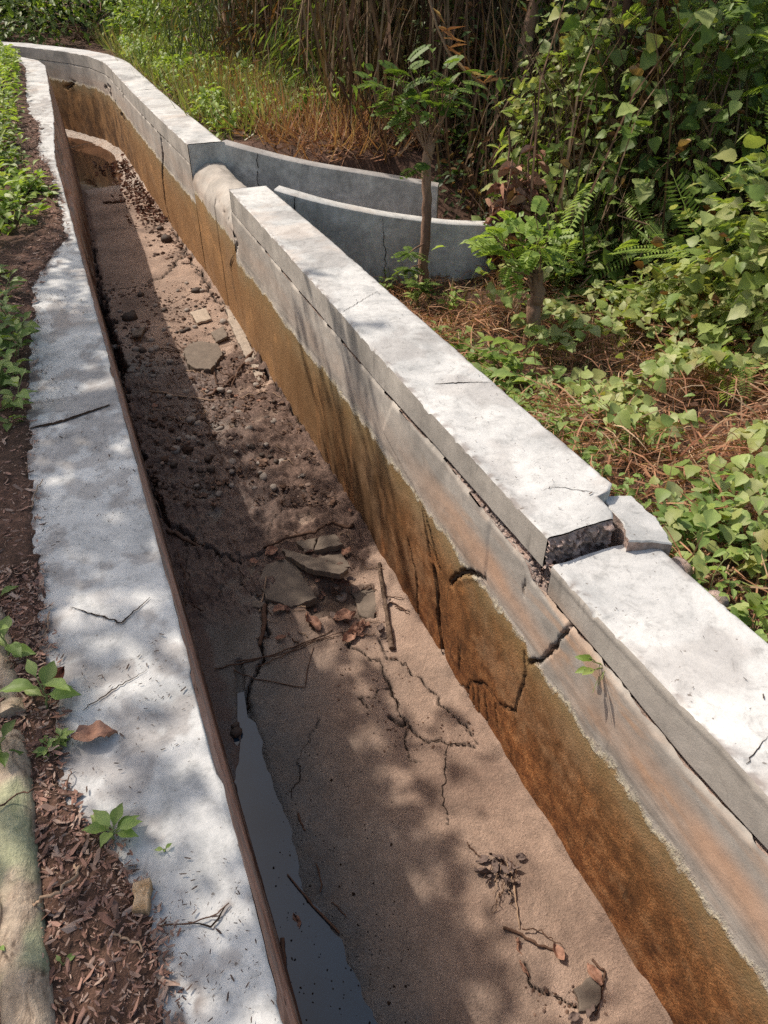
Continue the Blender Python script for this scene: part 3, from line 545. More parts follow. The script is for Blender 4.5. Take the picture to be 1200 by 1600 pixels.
def cap_strip(name, parent, y0, y1, botf, topf, innf, outf, label=None, cracks=(), innend=None):
    """coping run: top sheet, inner fascia, outer face; ends closed with rough broken faces"""
    yy = adapt(y0, y1, .0045, .006); yy = yy[yy <= y1]; yy = np.append(yy[yy < y1-1e-3], y1); n = len(yy); ni = 46
    v = np.linspace(0, 1, ni); A, Bq = np.meshgrid(yy, v, indexing='ij'); a_ = A.ravel(); s_ = Bq.ravel(); af = a_.copy(); EJ = lambda X_, Y_: Y_+ej(X_)*sst(.07, 0, np.abs(Y_-1.168))
    xi = innf(a_); xo = outf(a_); X = xi+(xo-xi)*s_; Z = topf(a_)+.004*(fbm(X, a_, 4)-.5)+.0015*(fbm(X, a_, 30, 2)-.5)
    er = sst(.025, 0, s_)+sst(.975, 1., s_); chip = np.maximum(0, fbm(a_, X, 30, 3, 6)-.60)*.06; CH = []
    Z -= er*(.004+chip); dirt_shade = np.zeros(len(a_)); P = np.stack([X, a_], 1)
    for pts, wd, dp in cracks:
        L = jag(pts, .009, .0018); CH.append((L, wd))
    dirt_shade = np.maximum(dirt_shade, .6*sst(.12, 0, s_)*sst(.50, .66, fbm(a_, X, 40, 4))); dirt_shade = np.maximum(dirt_shade, .45*sst(.90, 1, s_)*sst(.40, .6, fbm(a_, X, 20, 4, 4))); dirt_shade = np.maximum(dirt_shade, .22*sst(.54, .66, fbm(a_, X, 5, 5, 14)))
    mb = MB(); mb.add(np.stack([X, EJ(X, a_), Z], 1), gridfaces(n, ni, True)); Zm = Z.reshape(n, ni); Xm = X.reshape(n, ni)
    nz = 16; t = np.linspace(0, 1, nz); zt_ = Zm[:, 0:1]; zb = botf(yy)[:, None]; FZ = zb+(zt_-zb)*t[None]; AA = np.repeat(yy[:, None], nz, 1)
    FX = Xm[:, 0:1]+.003*(fbm(AA.ravel(), FZ.ravel(), 18, 3).reshape(n, nz)-.5)*sst(1, .9, t)[None]
    FX -= .0022*(FZ > topf(yy)[:, None]-.028)*sst(1., .95, t)[None]*(yy < 1.166)[:, None]
    mb.add(np.stack([FX, EJ(FX, AA), FZ], -1).reshape(-1, 3), gridfaces(n, nz, False), 1); k0 = n*ni; nf = n*nz
    OX = np.stack([Xm[:, -1], Xm[:, -1]], 1); mb.add(np.stack([OX, EJ(OX, np.stack([yy, yy], 1)), np.stack([zb[:, 0]-.0, Zm[:, -1]], 1)], -1).reshape(-1, 3), gridfaces(n, 2, True), 2)
    mb.add(np.stack([np.stack([FX[:, 0], OX[:, 0]], 1), np.stack([yy, yy], 1), np.stack([zb[:, 0]]*2, 1)], -1).reshape(-1, 3), gridfaces(n, 2, False), 3)
    for L, wd_ in CH: ribbon(mb, np.column_stack([L, topf(L[:, 1])+.004*(fbm(L[:, 0], L[:, 1], 4)-.5)]), max(.002, wd_), (0, 0, 1.), .0018, 4)
    o = mb.build(name, [M_TOP, M_FACE, M_GREY, M_RUB, M_CRACK], parent, smooth=True)
    if label: o['label'] = label
    vals = np.concatenate([dirt_shade, np.zeros(len(o.data.vertices)-len(dirt_shade))]); attr(o, 'dirt_shade', vals); attr(o, 'wline', np.full(len(o.data.vertices), .5))
    return o, (Xm, Zm, yy)
def broken_end(parent, x0, x1, yf, zb, zt, ydir, mat=M_RUB, name='broken_face'):
    n, k = 110, 44; X, Z = np.meshgrid(np.linspace(x0, x1, n), np.linspace(0, 1, k), indexing='ij'); x_ = X.ravel(); t = Z.ravel()
    yb = yf(x_); zz = zb+(zt-zb)*t; Y = yb-ydir*(-.012+.030*fbm(x_, zz, 30, 5)+.012*(fbm(x_, zz, 90, 2) > .55))*np.minimum(1, np.minimum(t, 1-t)*8)
    mb = MB(); mb.add(np.stack([x_, Y, zz], 1), gridfaces(n, k, ydir < 0)); return mb.build(name, mat, parent, smooth=False)

w0 = thing('canal_wall', 'right canal wall, rust-stained, with a lifted, cracked white coping and a jagged crack', 'wall', (1.08, 1.5, 0))
cr = [([(662, 800), (668, 835), (674, 872)], .006, .02), ([(680, 890), (686, 930), (687, 970), (693, 1010), (697, 1062)], .015, .04),
      ([(828, 1037), (848, 1030), (868, 1012), (880, 992), (888, 978)], .006, .03),
      ([(820, 1018), (822, 1055), (813, 1080), (806, 1112), (780, 1100), (762, 1072), (738, 1064), (733, 1075)], .0045, .012),
      ([(705, 913), (716, 898), (730, 893), (745, 898), (757, 905)], .008, .04), ([(757, 905), (759, 860), (762, 818)], .003, .012),
      ([(718, 1012), (720, 1050)], .005, .012), ([(732, 1075), (735, 1130)], .005, .01), ([(748, 1075), (750, 1120)], .004, .01), ([(760, 1085), (762, 1135)], .004, .01), ([(741, 1070), (743, 1108)], .004, .01), ([(697, 1062), (735, 1075)], .004, .01), ([(775, 1100), (778, 1135)], .004, .01), ([(664, 795), (690, 890)], .005, .02), ([(640, 845), (652, 900), (655, 960)], .005, .02),
      ([(797, 1145), (800, 1200)], .0035, .01), ([(690, 880), (660, 820)], .003, .01),
      ([(362, 355), (372, 380), (362, 415), (368, 450), (378, 500), (385, 540)], .014, .05), ([(640, 690), (645, 720)], .0025, .008), ([(820, 905), (818, 930)], .004, .012)]
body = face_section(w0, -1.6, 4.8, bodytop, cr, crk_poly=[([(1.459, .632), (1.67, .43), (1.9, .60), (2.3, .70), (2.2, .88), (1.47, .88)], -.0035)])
yy = np.linspace(-1.6, 4.8, 330); mb = MB(); nn = 8; tt = np.linspace(0, 1, nn)      # rough core under the coping
A, Bq = np.meshgrid(yy, tt, indexing='ij'); gap_ = np.clip(capbot(A)-bodytop(A), 0, 1); bx_ = RI(A)+.006+(.255)*Bq; bzv = bodytop(A)-.002-.012*(gap_ < .02)+np.minimum(.03, gap_*.6)*(fbm(bx_.ravel(), A.ravel(), 22, 4).reshape(A.shape)-.55)*np.minimum(1, Bq*6)
bzv = np.minimum(bzv, capbot(A)-.004)
mb.add(np.stack([bx_, A, bzv], -1).reshape(-1, 3), gridfaces(330, nn, True)); mb.build('core', M_RUB, w0)
mb = MB(); xo_ = RI(yy)+.262; q = np.stack([np.stack([xo_, yy, bodytop(yy)-.004], 1), np.stack([xo_, yy, yy*0-.3], 1)], 1); mb.add(q.reshape(-1, 3), gridfaces(330, 2)); mb.build('wall_back', M_GREY, w0)
inn = lambda y_: RI(y_)+.002-.004*(vnoise(y_, y_*0, 9)-.5)
def outf(y_): return RI(y_)+np.interp(y_, [-1.6, .6, 1.1, 2.0, 3.7, 4.8], [.30, .305, .31, .295, .265, .235])+.004*(vnoise(y_, y_*0, 7, 3)-.5)
T2 = lambda pts, z: np.array([onz(px, py, z)[:2] for px, py in pts])
cap_strip('coping', w0, -1.6, 1.150, capbot, captop, lambda y_: inn(y_)+.004, outf, 'near coping slab sunk below the broken edge',
          [(T2([(1165, 1195), (1185, 1170), (1200, 1150)], .98), .0018, .004), (T2([(1040, 848), (1048, 858), (1052, 862)], .95), .0015, .004)])
e2 = T2([(853, 831), (870, 829), (900, 829), (940, 830), (974, 829)], 1.012); x_cut = e2[-1][0]; y_cut = float(np.mean(e2[:, 1]))
inner_right = T2([(974, 829), (958, 800), (944, 783), (934, 773)], 1.012); up = T2([(934, 773), (950, 768), (977, 761)], 1.012)
ycut1 = float(up[0][1])
xx_ = np.concatenate([inner_right[:, 0]]); yy_ = np.concatenate([inner_right[:, 1]])
def outf2(y_):
    base = outf(y_); xr = np.interp(y_, [y_cut, inner_right[1][1], inner_right[2][1], ycut1, ycut1+.004], [x_cut, inner_right[1][0], inner_right[2][0], inner_right[3][0], base[-1] if np.ndim(base) else base])
    s = np.where(y_ < ycut1+.002, xr, np.where(y_ < ycut1+.03, np.interp(y_, [ycut1+.002, ycut1+.03], [inner_right[3][0]+.04, float(outf(np.array([1.5]))[0])]), base)); return s
capo, (Xm, Zm, cy) = cap_strip('coping', w0, 1.185, 4.78, capbot, captop, inn, outf2, 'long coping slab lifted off the wall at its broken end',
          [(T2([(845, 766), (870, 762), (900, 766), (934, 772)], 1.01), .0022, .006), (T2([(680, 601), (720, 599), (768, 598)], 1.0), .004, .008), (T2([(535, 488), (590, 455)], 1.0), .0015, .003), ])
broken_end(w0, float(Xm[0, 0]), float(Xm[0, -1]), lambda x_: 1.186+ej(x_), .905, 1.010, 1)
broken_end(w0, .95, 1.255, lambda x_: 1.149+ej(x_), .84, .945, -1)
# the corner that came off
poly = ccw(jag(T2([(947, 772), (968, 767), (988, 765), (1013, 789), (1029, 799), (1053, 843), (1020, 842), (982, 846), (972, 812), (952, 790), (943, 773)], .985), .012, .0022)[:-1])
mb = MB(); extr(mb, poly, .87, lambda x_, y_: .992-.14*(x_-1.12), 0, 1, .004)
o = mb.build('concrete_fragment', [M_TOP, M_RUB], label='broken corner piece of the right coping, loose beside the gap', cat='concrete chunk')
attr(o, 'dirt_shade', np.zeros(len(o.data.vertices)))
# grains of rubble lying in the open joint
def blob(mb, c, r, sq=(1, 1, .7), n=(8, 6), rough=.25, m=0):
    a = np.arange(n[0])*2*math.pi/n[0]; ph = np.linspace(0, math.pi, n[1]); off = rng.normal(size=(n[1], n[0]))*rough*.5
    rot = rng.random()*6.28; V = []
    for i, p in enumerate(ph):
        for j, t in enumerate(a):
            rr = r*(1+(off[i, j] if 0 < i < n[1]-1 else off[i, 0])); v = np.array([math.sin(p)*math.cos(t)*sq[0], math.sin(p)*math.sin(t)*sq[1], math.cos(p)*sq[2]])*rr
            V.append((c[0]+v[0]*math.cos(rot)-v[1]*math.sin(rot), c[1]+v[0]*math.sin(rot)+v[1]*math.cos(rot), c[2]+v[2]))
    F = [(i*n[0]+j, (i+1)*n[0]+j, (i+1)*n[0]+(j+1) % n[0], i*n[0]+(j+1) % n[0]) for i in range(n[1]-1) for j in range(n[0])]
    mb.add(V, np.array(F), m)
mb = MB()
for i in range(150):
    y_ = rng.uniform(1.19, 1.75); blob(mb, (.955+rng.random()*.03, y_, bodytop(y_)+.002), rng.uniform(.003, .010)*np.clip((1.9-y_)/.5, .4, 1), n=(6, 5))
for i in range(50): 
    p = onz(rng.uniform(944, 966), rng.uniform(778, 815), .93); blob(mb, p, rng.uniform(.004, .010), n=(6, 5))
mb.build('gravel', M_RUB, kind='stuff', label='crumbled pink mortar in the open joint under the lifted coping')

# upstream run beyond the spillway
w3 = thing('canal_wall', 'far right canal wall that bends left beyond the spillway, white on top', 'wall', (1.05, 8, 0))
top3 = lambda y_: np.full(np.shape(y_), .862); cr3 = [([(7.2, .90), (7.25, .7), (7.5, .45), (7.6, .2), (7.5, 0)], .018, .05), ([(9.4, .95), (9.45, .8)], .012, .03)]
for i in range(12):
    yy0 = rng.uniform(9.6, 13.5); zz0 = .72-(13.5-yy0)*.02+rng.normal()*.03; L = [(yy0, zz0)]
    for k in range(4): L.append((L[-1][0]+rng.uniform(-.05, .16), L[-1][1]+rng.uniform(-.05, .05)))
    cr3.append((L, .017, .05))
face_section(w3, 6.10, 14.3, top3, cr3)
cap_strip('coping', w3, 6.10, 14.3, lambda y_: np.full(np.shape(y_), .868), lambda y_: np.full(np.shape(y_), 1.0)+0*y_, lambda y_: RI(y_)+.001, lambda y_: RI(y_)+.265*np.sqrt(1+((RI(y_+.05)-RI(y_-.05))/.1)**2),
          cracks=[(np.array([(.9, 8.62), (1.3, 8.70)]), .012, .01)])
mb = MB(); mb.add([(.936, 6.098, -.1), (1.21, 6.098, -.1), (1.21, 6.098, .995), (.936, 6.098, .995)], [(0, 1, 2, 3)]); mb.build('wall_end', M_GREY, w3)
yy = np.linspace(6.1, 14.3, 60); mb = MB(); q = np.stack([np.stack([RI(yy)+.262, yy, yy*0+.87], 1), np.stack([RI(yy)+.262, yy, yy*0-.3], 1)], 1); mb.add(q.reshape(-1, 3), gridfaces(60, 2)); mb.build('wall_back', M_GREY, w3)
# near run's upstream end
mb = MB(); mb.add([(.945, 4.802, -.1), (1.205, 4.802, -.1), (1.185, 4.802, .995), (.945, 4.802, .995)], [(0, 3, 2, 1)]); mb.build('wall_end', M_GREY, w0)

# rounded spillway crest between them
yy = np.linspace(4.81, 6.09, 110); prof = []
for t in np.linspace(0, 1, 10): prof.append((0, -.1+t*(.66)))
for a in np.linspace(math.pi*.93, math.pi*.06, 26): prof.append((.15+.155*math.cos(a), .70+.165*math.sin(a)+0.0))
prof.append((.32, .62)); prof.append((.42, .45)); prof.append((.5, .28)); prof = np.array(prof); npf = len(prof)
A = np.repeat(yy[:, None], npf, 1); rr = (fbm(A.ravel(), np.tile(np.arange(npf), len(yy))*.15, 9, 3)-.5).reshape(A.shape)
Xc = RI(A)+prof[None, :, 0]+.005*rr; Zc = prof[None, :, 1]+.005*rr+.05*(fbm(A.ravel(), np.tile(np.arange(npf), len(yy))*.06, 3.5, 3).reshape(A.shape)-.5); yv = A+0
dcrk = np.zeros(A.shape)
for (ya, ia), (yb_, ib) in ((( 6.0, 14), (5.6, 12)), ((5.6, 12), (5.25, 14)), ((5.25, 14), (4.95, 12)), ((4.95, 12), (4.86, 4)), ((5.35, 12), (5.3, 0))):
    L = jag(np.array([(ya, ia*.05), (yb_, ib*.05)]), .04, .008); d = pdist(np.stack([A.ravel(), np.tile(np.arange(npf)*.05, len(yy))], 1), L).reshape(A.shape)
    k = sst(1.2, .4, d/.014)*(vnoise(A.ravel(), A.ravel()*0, 9) > .4).reshape(A.shape); Xc = Xc+.006*k; Zc = Zc-.004*k; dcrk = np.maximum(dcrk, k)
mb = MB(); mb.add(np.stack([Xc, A, Zc], -1).reshape(-1, 3), gridfaces(110, npf, False))
o = mb.build('spillway_crest', M_FACE, smooth=True, label='low rounded concrete spillway crest between the two right wall runs', cat='spillway')
attr(o, 'wline', np.full(A.size, .66)+.05*(fbm(A.ravel(), A.ravel()*0, 3)-.5)); attr(o, 'dirt_shade', dcrk.ravel())

# wing walls of the side channel
def wing(name, pts, tops, bot, th, label):
    pts = np.array(pts, float); n = 60; s = np.linspace(0, 1, n); k = np.linspace(0, 1, len(pts)); C = np.stack([np.interp(s, k, pts[:, i]) for i in range(2)], 1)
    for _ in range(25): C[1:-1] = (C[:-2]+2*C[1:-1]+C[2:])/4
    Z = np.interp(s, k, tops)
    for _ in range(12): Z[1:-1] = (Z[:-2]+2*Z[1:-1]+Z[2:])/4
    T = norm(np.gradient(C, axis=0)); N = np.stack([T[:, 1], -T[:, 0]], 1)
    E = thing(name, label, 'wall', (C[0][0], C[0][1], bot)); I = C+N*0; O = C-N*th; b = .006; parts = []
    def row(Pq, zz): return np.concatenate([Pq, np.reshape(zz*np.ones(n), (n, 1))], 1)
    mt = MB(); R = [row(I, Z-b), row(I-N*b, Z), row(O+N*b, Z), row(O, Z-b)]; mt.add(np.stack(R, 1).reshape(-1, 3), gridfaces(n, 4, False)); t_ = mt.build('wall_top', M_TOP, E, smooth=True); attr(t_, 'dirt_shade', .4*sst(.5, .6, fbm(*t_.data.vertices[0].co[:2], 3))+np.zeros(len(t_.data.vertices)))
    mf = MB(); kk = 14; tt = np.linspace(0, 1, kk); FZ = bot+(Z[:, None]-b-bot)*tt; FI = np.repeat(I[:, None], kk, 1)-N[:, None]*(.012*(fbm(np.repeat(s*4, kk), FZ.ravel(), 6, 3).reshape(n, kk)-.5)*np.sin(tt*3.14))[..., None]
    mf.add(np.concatenate([FI, FZ[..., None]], -1).reshape(-1, 3), gridfaces(n, kk, False))
    FO = np.repeat(O[:, None], kk, 1); mf.add(np.concatenate([FO, FZ[..., None]], -1).reshape(-1, 3), gridfaces(n, kk, True))
    e0 = np.array([(*I[-1], bot), (*O[-1], bot), (*O[-1], Z[-1]-.004), (*I[-1], Z[-1]-.004)]); mf.add(e0, [(0, 1, 2, 3)])
    e0 = np.array([(*I[0], bot), (*O[0], bot), (*O[0], Z[0]-.004), (*I[0], Z[0]-.004)]); mf.add(e0, [(3, 2, 1, 0)])
    if name == 'wing_wall':
        for q in WCR.get(label[:4], []):
            ids = q[0]; L = []
            for (sx, zf) in ids: i = int(sx*(n-1)); L.append((*I[i], bot+(Z[i]-bot)*zf))
            L = jag(np.array(L), .03, .006); nr = N[int(ids[0][0]*(n-1))]; ribbon(mf, L, q[1], (nr[0], nr[1], 0), .009, 1)
    mf.build('wall_face', [M_GREY, M_CRACK], E, smooth=True); return E
WCR = {'uppe': [([(.27, 1), (.25, .75), (.28, .5)], .006)], 'near': [([(.12, 1), (.10, .7), (.14, .5), (.12, .2)], .010), ([(.5, .98), (.52, .6), (.5, .3)], .005)]}
wing('wing_wall', [onz(342, 222, .99)[:2]+[.0, .0], onz(400, 236, .96)[:2], onz(480, 255, .91)[:2], onz(600, 276, .84)[:2], onz(684, 291, .79)[:2]], [.99, .95, .9, .84, .79], .1, .10, 'upper grey wing wall running right from the far end of the spillway')
wing('wing_wall', [onz(428, 296, .99)[:2], onz(500, 317, .93)[:2], onz(600, 337, .85)[:2], onz(700, 350, .78)[:2], onz(776, 352, .73)[:2]], [.99, .93, .85, .78, .73], .1, .10, 'near grey wing wall with a sunlit top edge behind the slender sapling')

# ------------------------------------------------------------------ things lying in the canal
def stick(name, label, px, r0, r1=None, mat=None, lift=.004, group=None, cat='twig', plane='bed', amp=.006, zc=1.0, parent=None, arch=0):
    P = [onbed(a, b) if plane == 'bed' else onz(a, b, zc) for a, b in px]; Q = []
    for a, b in zip(P[:-1], P[1:]): Q += list(wig(a, b, 6, amp))[:-1]
    Q.append(P[-1]); Q = np.array(Q); r1 = r1 or r0*.5; R_ = np.linspace(r0, r1, len(Q))*(.85+.3*rng.random(len(Q))); t = np.linspace(0, 1, len(Q))
    if plane == 'bed': Q[:, 2] = [max(bz(q[0], q[1]), -.008) for q in Q]
    Q[:, 2] = np.maximum(Q[:, 2], np.median(Q[:, 2])-.01)+R_*.8+lift*rng.random(len(Q))+arch*np.sin(t*math.pi)
    mb = MB(); tube(mb, Q, R_, 7, jit=.35)
    return mb.build(name, mat or M_TWIG, smooth=True, label=label, cat=cat, group=group)
stick('branch', 'dark straight branch leaning across the broken slabs to the stained wall', [(412, 859), (448, 848), (484, 836), (520, 826), (552, 822)], .006, .009, cat='branch', arch=.02)
stick('branch', 'thick weathered branch standing out from the foot of the stained wall', [(593, 882), (598, 925), (606, 975), (612, 1016)], .008, .011, barkmat('split_grey_wood', (.10, .065, .045), (.26, .18, .13), 60, .9), .012, cat='branch', amp=.006)
stick('twig', 'long thin wiry twig crossing the crack above the puddle', [(335, 1047), (400, 1032), (460, 1012), (520, 985)], .0028, .0022, lift=.006)
stick('twig', 'second wiry twig bundled along the long thin one', [(370, 1040), (430, 1028), (490, 1003), (560, 982)], .0024, .0018, lift=.010)
stick('twig', 'short wiry twig under the bundle beside the dead leaves', [(400, 1045), (450, 1022), (505, 1000)], .002, .0014, lift=.012)
stick('twig', 'thin twig bent like an elbow over the head of the puddle', [(366, 1048), (400, 1062), (476, 1076), (480, 1050), (490, 1012)], .0022, .0018, lift=.006, amp=.002)
stick('twig', 'short dark twig lying beside the left wall foot', [(268, 925), (292, 940), (319, 957)], .004, .003, lift=.004)
stick('twig', 'tapering dark stick floating on the edge of the puddle', [(450, 1371), (480, 1405), (530, 1459)], .0028, .004, lift=.004, amp=.002)
stick('twig', 'pale tapered stick standing over the water-filled crack', [(418, 905), (412, 930), (406, 958)], .003, .005, M_DRYTWIG, lift=.01)
stick('seed_pod', 'dark brown seed pod afloat in the puddle', [(442, 1472), (445, 1505), (444, 1542)], .007, .006, M_TWIG, lift=.003, cat='seed pod', amp=.002)
stick('twig', 'dark gnarled twig at the left wall with a broken end', [(262, 830), (285, 842), (320, 856)], .010, .005, lift=.01)
stick('branch', 'bent dark branch beside the big flat stone', [(395, 552), (378, 575), (362, 598), (345, 612), (325, 622)], .009, .007, lift=.014, cat='branch')
stick('branch', 'second dark branch curled beside the bent one', [(388, 560), (370, 590), (362, 605), (338, 600), (335, 582)], .005, .004, lift=.02, cat='branch')
stick('branch', 'long pale curved strip of bark across the pebbles', [(234, 614), (270, 620), (330, 627), (370, 622), (418, 618)], .006, .003, M_DRYTWIG, lift=.012, cat='bark strip')
stick('twig', 'pale curled strip just in front of the long bark strip', [(272, 655), (300, 655), (322, 645)], .005, .003, M_DRYTWIG, lift=.008)
stick('twig', 'dark twig over the lower rubble by the stained wall', [(786, 1452), (815, 1462), (845, 1480), (880, 1492)], .005, .003, lift=.008)
stick('twig', 'thin forked twig above the lower rubble', [(815, 1455), (840, 1456), (860, 1468), (878, 1480)], .002, .0014, lift=.016)
stick('twig', 'pale thin stem running down from the grey leaf clump', [(803, 1385), (808, 1420), (812, 1452)], .003, .002, M_DRYTWIG, lift=.008)
stick('twig', 'thin black stalk left of the grey leaf clump', [(730, 1318), (742, 1332), (752, 1342)], .002, .0015, lift=.01)
stick('twig', 'small dark twig on the wet floor right of the puddle', [(467, 1272), (470, 1286), (478, 1298)], .004, .002)
stick('twig', 'hair-thin twig beside the floating stick', [(494, 1350), (500, 1372), (500, 1395)], .0022, .0018)
stick('twig', 'small crooked twig below the floating stick', [(518, 1412), (530, 1422), (541, 1433)], .0016, .0014)
stick('twig', 'dark stalk fallen down the lower rubble at the wall', [(925, 1500), (945, 1520), (940, 1560), (930, 1588)], .004, .002, lift=.01)
stick('twig', 'long thin dark twig along the left wall in the shade', [(277, 858), (290, 900), (286, 975)], .0035, .0025)
stick('root', 'dark root filling the crack above the puddle', [(414, 948), (412, 985), (406, 1010)], .010, .007, M_TWIG, lift=.006, cat='root')
stick('branch', 'dark stick on the bed near the upstream puddle', [(162, 318), (180, 318), (196, 315)], .012, .01, lift=.01, cat='branch')
for i in range(150):
    if i < 104: a = (rng.uniform(215, 500), rng.uniform(470, 720)); L = rng.uniform(10, 42)
    else: a = (rng.uniform(400, 620), rng.uniform(780, 1010)); L = rng.uniform(10, 40)
    p = onz(*a)
    if not (.06 < p[0] < .9): continue
    th = rng.uniform(-.5, .9); b = (a[0]+L*math.cos(th), a[1]+L*math.sin(th)*.6)
    stick('twig', 'thin brown twig among the silt and pebbles of the canal bed', [a, ((a[0]+b[0])/2+rng.normal()*3, (a[1]+b[1])/2+rng.normal()*2), b], rng.uniform(.0016, .0036), None, M_TWIG if rng.random() < .65 else M_DRYTWIG, lift=.010, group='thin twigs on the canal bed')

def stone(name, label, c, r, sq=(1, .85, .6), mat=None, cat='stone', group=None, bury=.35, seg=(16, 11), amp=.22):
    s = rng.random()*50; V = []; nA, nP = seg; rot = rng.random()*6.28
    for i in range(nP):
        p = math.pi*i/(nP-1)
        for j in range(nA):
            t = 2*math.pi*j/nA; d = np.array([math.sin(p)*math.cos(t), math.sin(p)*math.sin(t), math.cos(p)])
            rr = r*(1+amp*(float(fbm(d[0]*1.3+s, d[1]*1.3+d[2]*1.7, 1.2, 3))-.5)*2); d = np.sign(d)*np.abs(d)**.85; v = d*rr*np.array(sq)
            V.append((c[0]+v[0]*math.cos(rot)-v[1]*math.sin(rot), c[1]+v[0]*math.sin(rot)+v[1]*math.cos(rot), c[2]+v[2]+r*sq[2]*(1-2*bury)))
    F = [(i*nA+j, (i+1)*nA+j, (i+1)*nA+(j+1) % nA, i*nA+(j+1) % nA) for i in range(nP-1) for j in range(nA)]
    mb = MB(); mb.add(V, np.array(F)); return mb.build(name, mat or M_STONE, smooth=True, label=label, cat=cat, group=group)
stone('stone', 'dark rounded boulder in the shade under the broken left wall', onbed(203, 498), .058, mat=M_DARKSTONE)
stone('stone', 'smaller dark stone just above the larger one on dry floor', onbed(251, 359), .040, (1, .8, .6), M_DARKSTONE)
stone('stone', 'larger dark round stone on the dry floor by a shadow edge', onbed(261, 377), .055, (.9, .85, .8), M_DARKSTONE)
for px, py, r, l in ((428, 763, .022, 'smooth pale grey pebble nearest the stained wall'), (378, 562, .030, 'dark stone at the end of the bent branch'), (320, 498, .028, 'pale angular stone in the sunny silt'), (305, 512, .022, 'small cream stone beside the pale angular one'),
                     (535, 935, .030, 'brown stone wedged in the hollow between broken slabs'), (220, 462, .030, 'dark stone above the shaded boulder'), (237, 549, .028, 'grey stone in the shaded silt'), (330, 735, .024, 'dark oval pebble near the shaded floor edge'),
                     (440, 725, .028, 'flat grey stone near the stained wall'), (395, 700, .024, 'dark flat pebble above the row of pebbles'), (325, 718, .022, 'round dark pebble in the row of pebbles'), (370, 1145, .022, 'dark pebble at the tip of the puddle'), (368, 1135, .016, 'smaller dark pebble at the tip of the puddle'),
                     (210, 518, .026, 'pale flat stone beside the boulder'), (310, 664, .028, 'grey stone below the bark strips'), (272, 727, .022, 'dark pebble beside the left shade'), (362, 760, .018, 'pebble left of the pale grey one'), (357, 1235, .035, 'dark wet stone half under water against the left wall')):
    stone('pebble' if r < .028 else 'stone', l, onbed(px, py), r, (1, .8, .65), M_STONE if 'dark' not in l else M_DARKSTONE, 'pebble' if r < .028 else 'stone')
for i in range(250):
    px, py = rng.uniform(180, 520), rng.uniform(440, 775); p = onz(px, py)
    if not (.05 < p[0]-LI(p[1]) < .88) or (py > 600 and px < 245+(py-600)*.2): continue
    stone('pebble', 'small river pebble half sunk in the dark silt', onbed(px, py), rng.gamma(4, .0042), (1, .8, .6), [M_STONE, M_STONE, M_DARKSTONE][i % 3], 'pebble', 'pebbles in the silt', .4, (9, 7))
mb = MB()
for i in range(9000):
    px, py = rng.uniform(150, 560), rng.uniform(440, 790); p = onz(px, py)
    if not (.03 < p[0]-LI(p[1]) < .92) or fbm(p[0], p[1], 6, 3, 5) < .40: continue
    p = onbed(px, py); blob(mb, (p[0], p[1], p[2]+.001), rng.gamma(2.2, .0026), n=(6, 4), rough=.6)
for i in range(260):                                     # crumbs along the cracks further down
    px, py = [(rng.uniform(520, 640), rng.uniform(985, 1130)), (rng.uniform(600, 740), rng.uniform(1120, 1175)), (rng.uniform(820, 950), rng.uniform(1540, 1590)), (rng.uniform(380, 600), rng.uniform(860, 990))][i % 4]
    p = onbed(px, py); blob(mb, p, rng.uniform(.0015, .006), n=(6, 4), rough=.5)
mbk = MB()
for i in range(420):
    px, py = rng.uniform(425, 640), rng.uniform(1100, 1600); p = onbed(px, py)
    blob(mbk, (p[0], p[1], max(p[2], -.0085)), rng.gamma(2., .0007), n=(6, 4), rough=.5)
mbk.build('debris', M_CRACK, kind='stuff', label='dark specks of grit along the edge of the puddle')
for i in range(500):
    y_ = rng.uniform(6.4, 9.2); x_ = RI(y_)-abs(rng.normal())*.11-.02; blob(mb, (x_, y_, bz(x_, y_)), rng.gamma(2.2, .004), n=(6, 4), rough=.6)
mb.build('gravel', randmat('silt_crumbs', [(.06, .035, .025), (.13, .075, .05), (.22, .14, .10), (.09, .06, .05), (.33, .24, .19)], .95), kind='stuff', label='crumbs of silt and gravel strewn over the canal bed')

def slab(label, px, th, tilt=(0, 0), lift=.012, mat=None, name='broken_slab', cat='slab'):
    P = ccw([onz(a, b, .02)[:2] for a, b in px]); P = jag(np.array(P+[P[0]]), .016, .003)[:-1]; c = P.mean(0); zb = bz(*c)
    f = lambda x_, y_: zb+lift+(x_-c[0])*tilt[0]+(y_-c[1])*tilt[1]
    mb = MB(); n = len(P); rings = []                    # top as rings towards the centre so that it can be uneven
    for k, (sc, dz) in enumerate(((1, -th), (1, -.004), (.985, 0), (.8, .002), (.55, .002), (.28, .003))):
        Q = c+(P-c)*sc; rings.append(np.stack([Q[:, 0], Q[:, 1], [f(*q)+dz+(.005*(float(fbm(q[0], q[1], 22))-.5) if k > 1 else 0) for q in Q]], 1))
    j = np.arange(n); V = np.concatenate(rings+[np.array([[*c, f(*c)+.002]])]); F = np.concatenate([np.stack([k*n+j, k*n+(j+1) % n, (k+1)*n+(j+1) % n, (k+1)*n+j], -1) for k in range(5)])
    mb.add(V, F); mb.add(V, np.stack([5*n+j, 5*n+(j+1) % n, np.full(n, 6*n)], -1))
    return mb.build(name, mat or M_SLAB, smooth=False, label=label, cat=cat)
slab('broad flat broken slab tilted over the dark hollow', [(415, 885), (447, 877), (465, 888), (495, 931), (455, 945), (415, 934), (404, 909)], .035, (.0, .10), .022)
slab('long ridge-like broken slab propped above the hollow', [(441, 862), (460, 868), (500, 888), (545, 906), (532, 919), (484, 906), (447, 877)], .03, (-.1, -.25), .035)
slab('small upper slab piece under the dark branch', [(463, 850), (495, 845), (490, 864), (479, 868)], .03, (0, .05), .016)
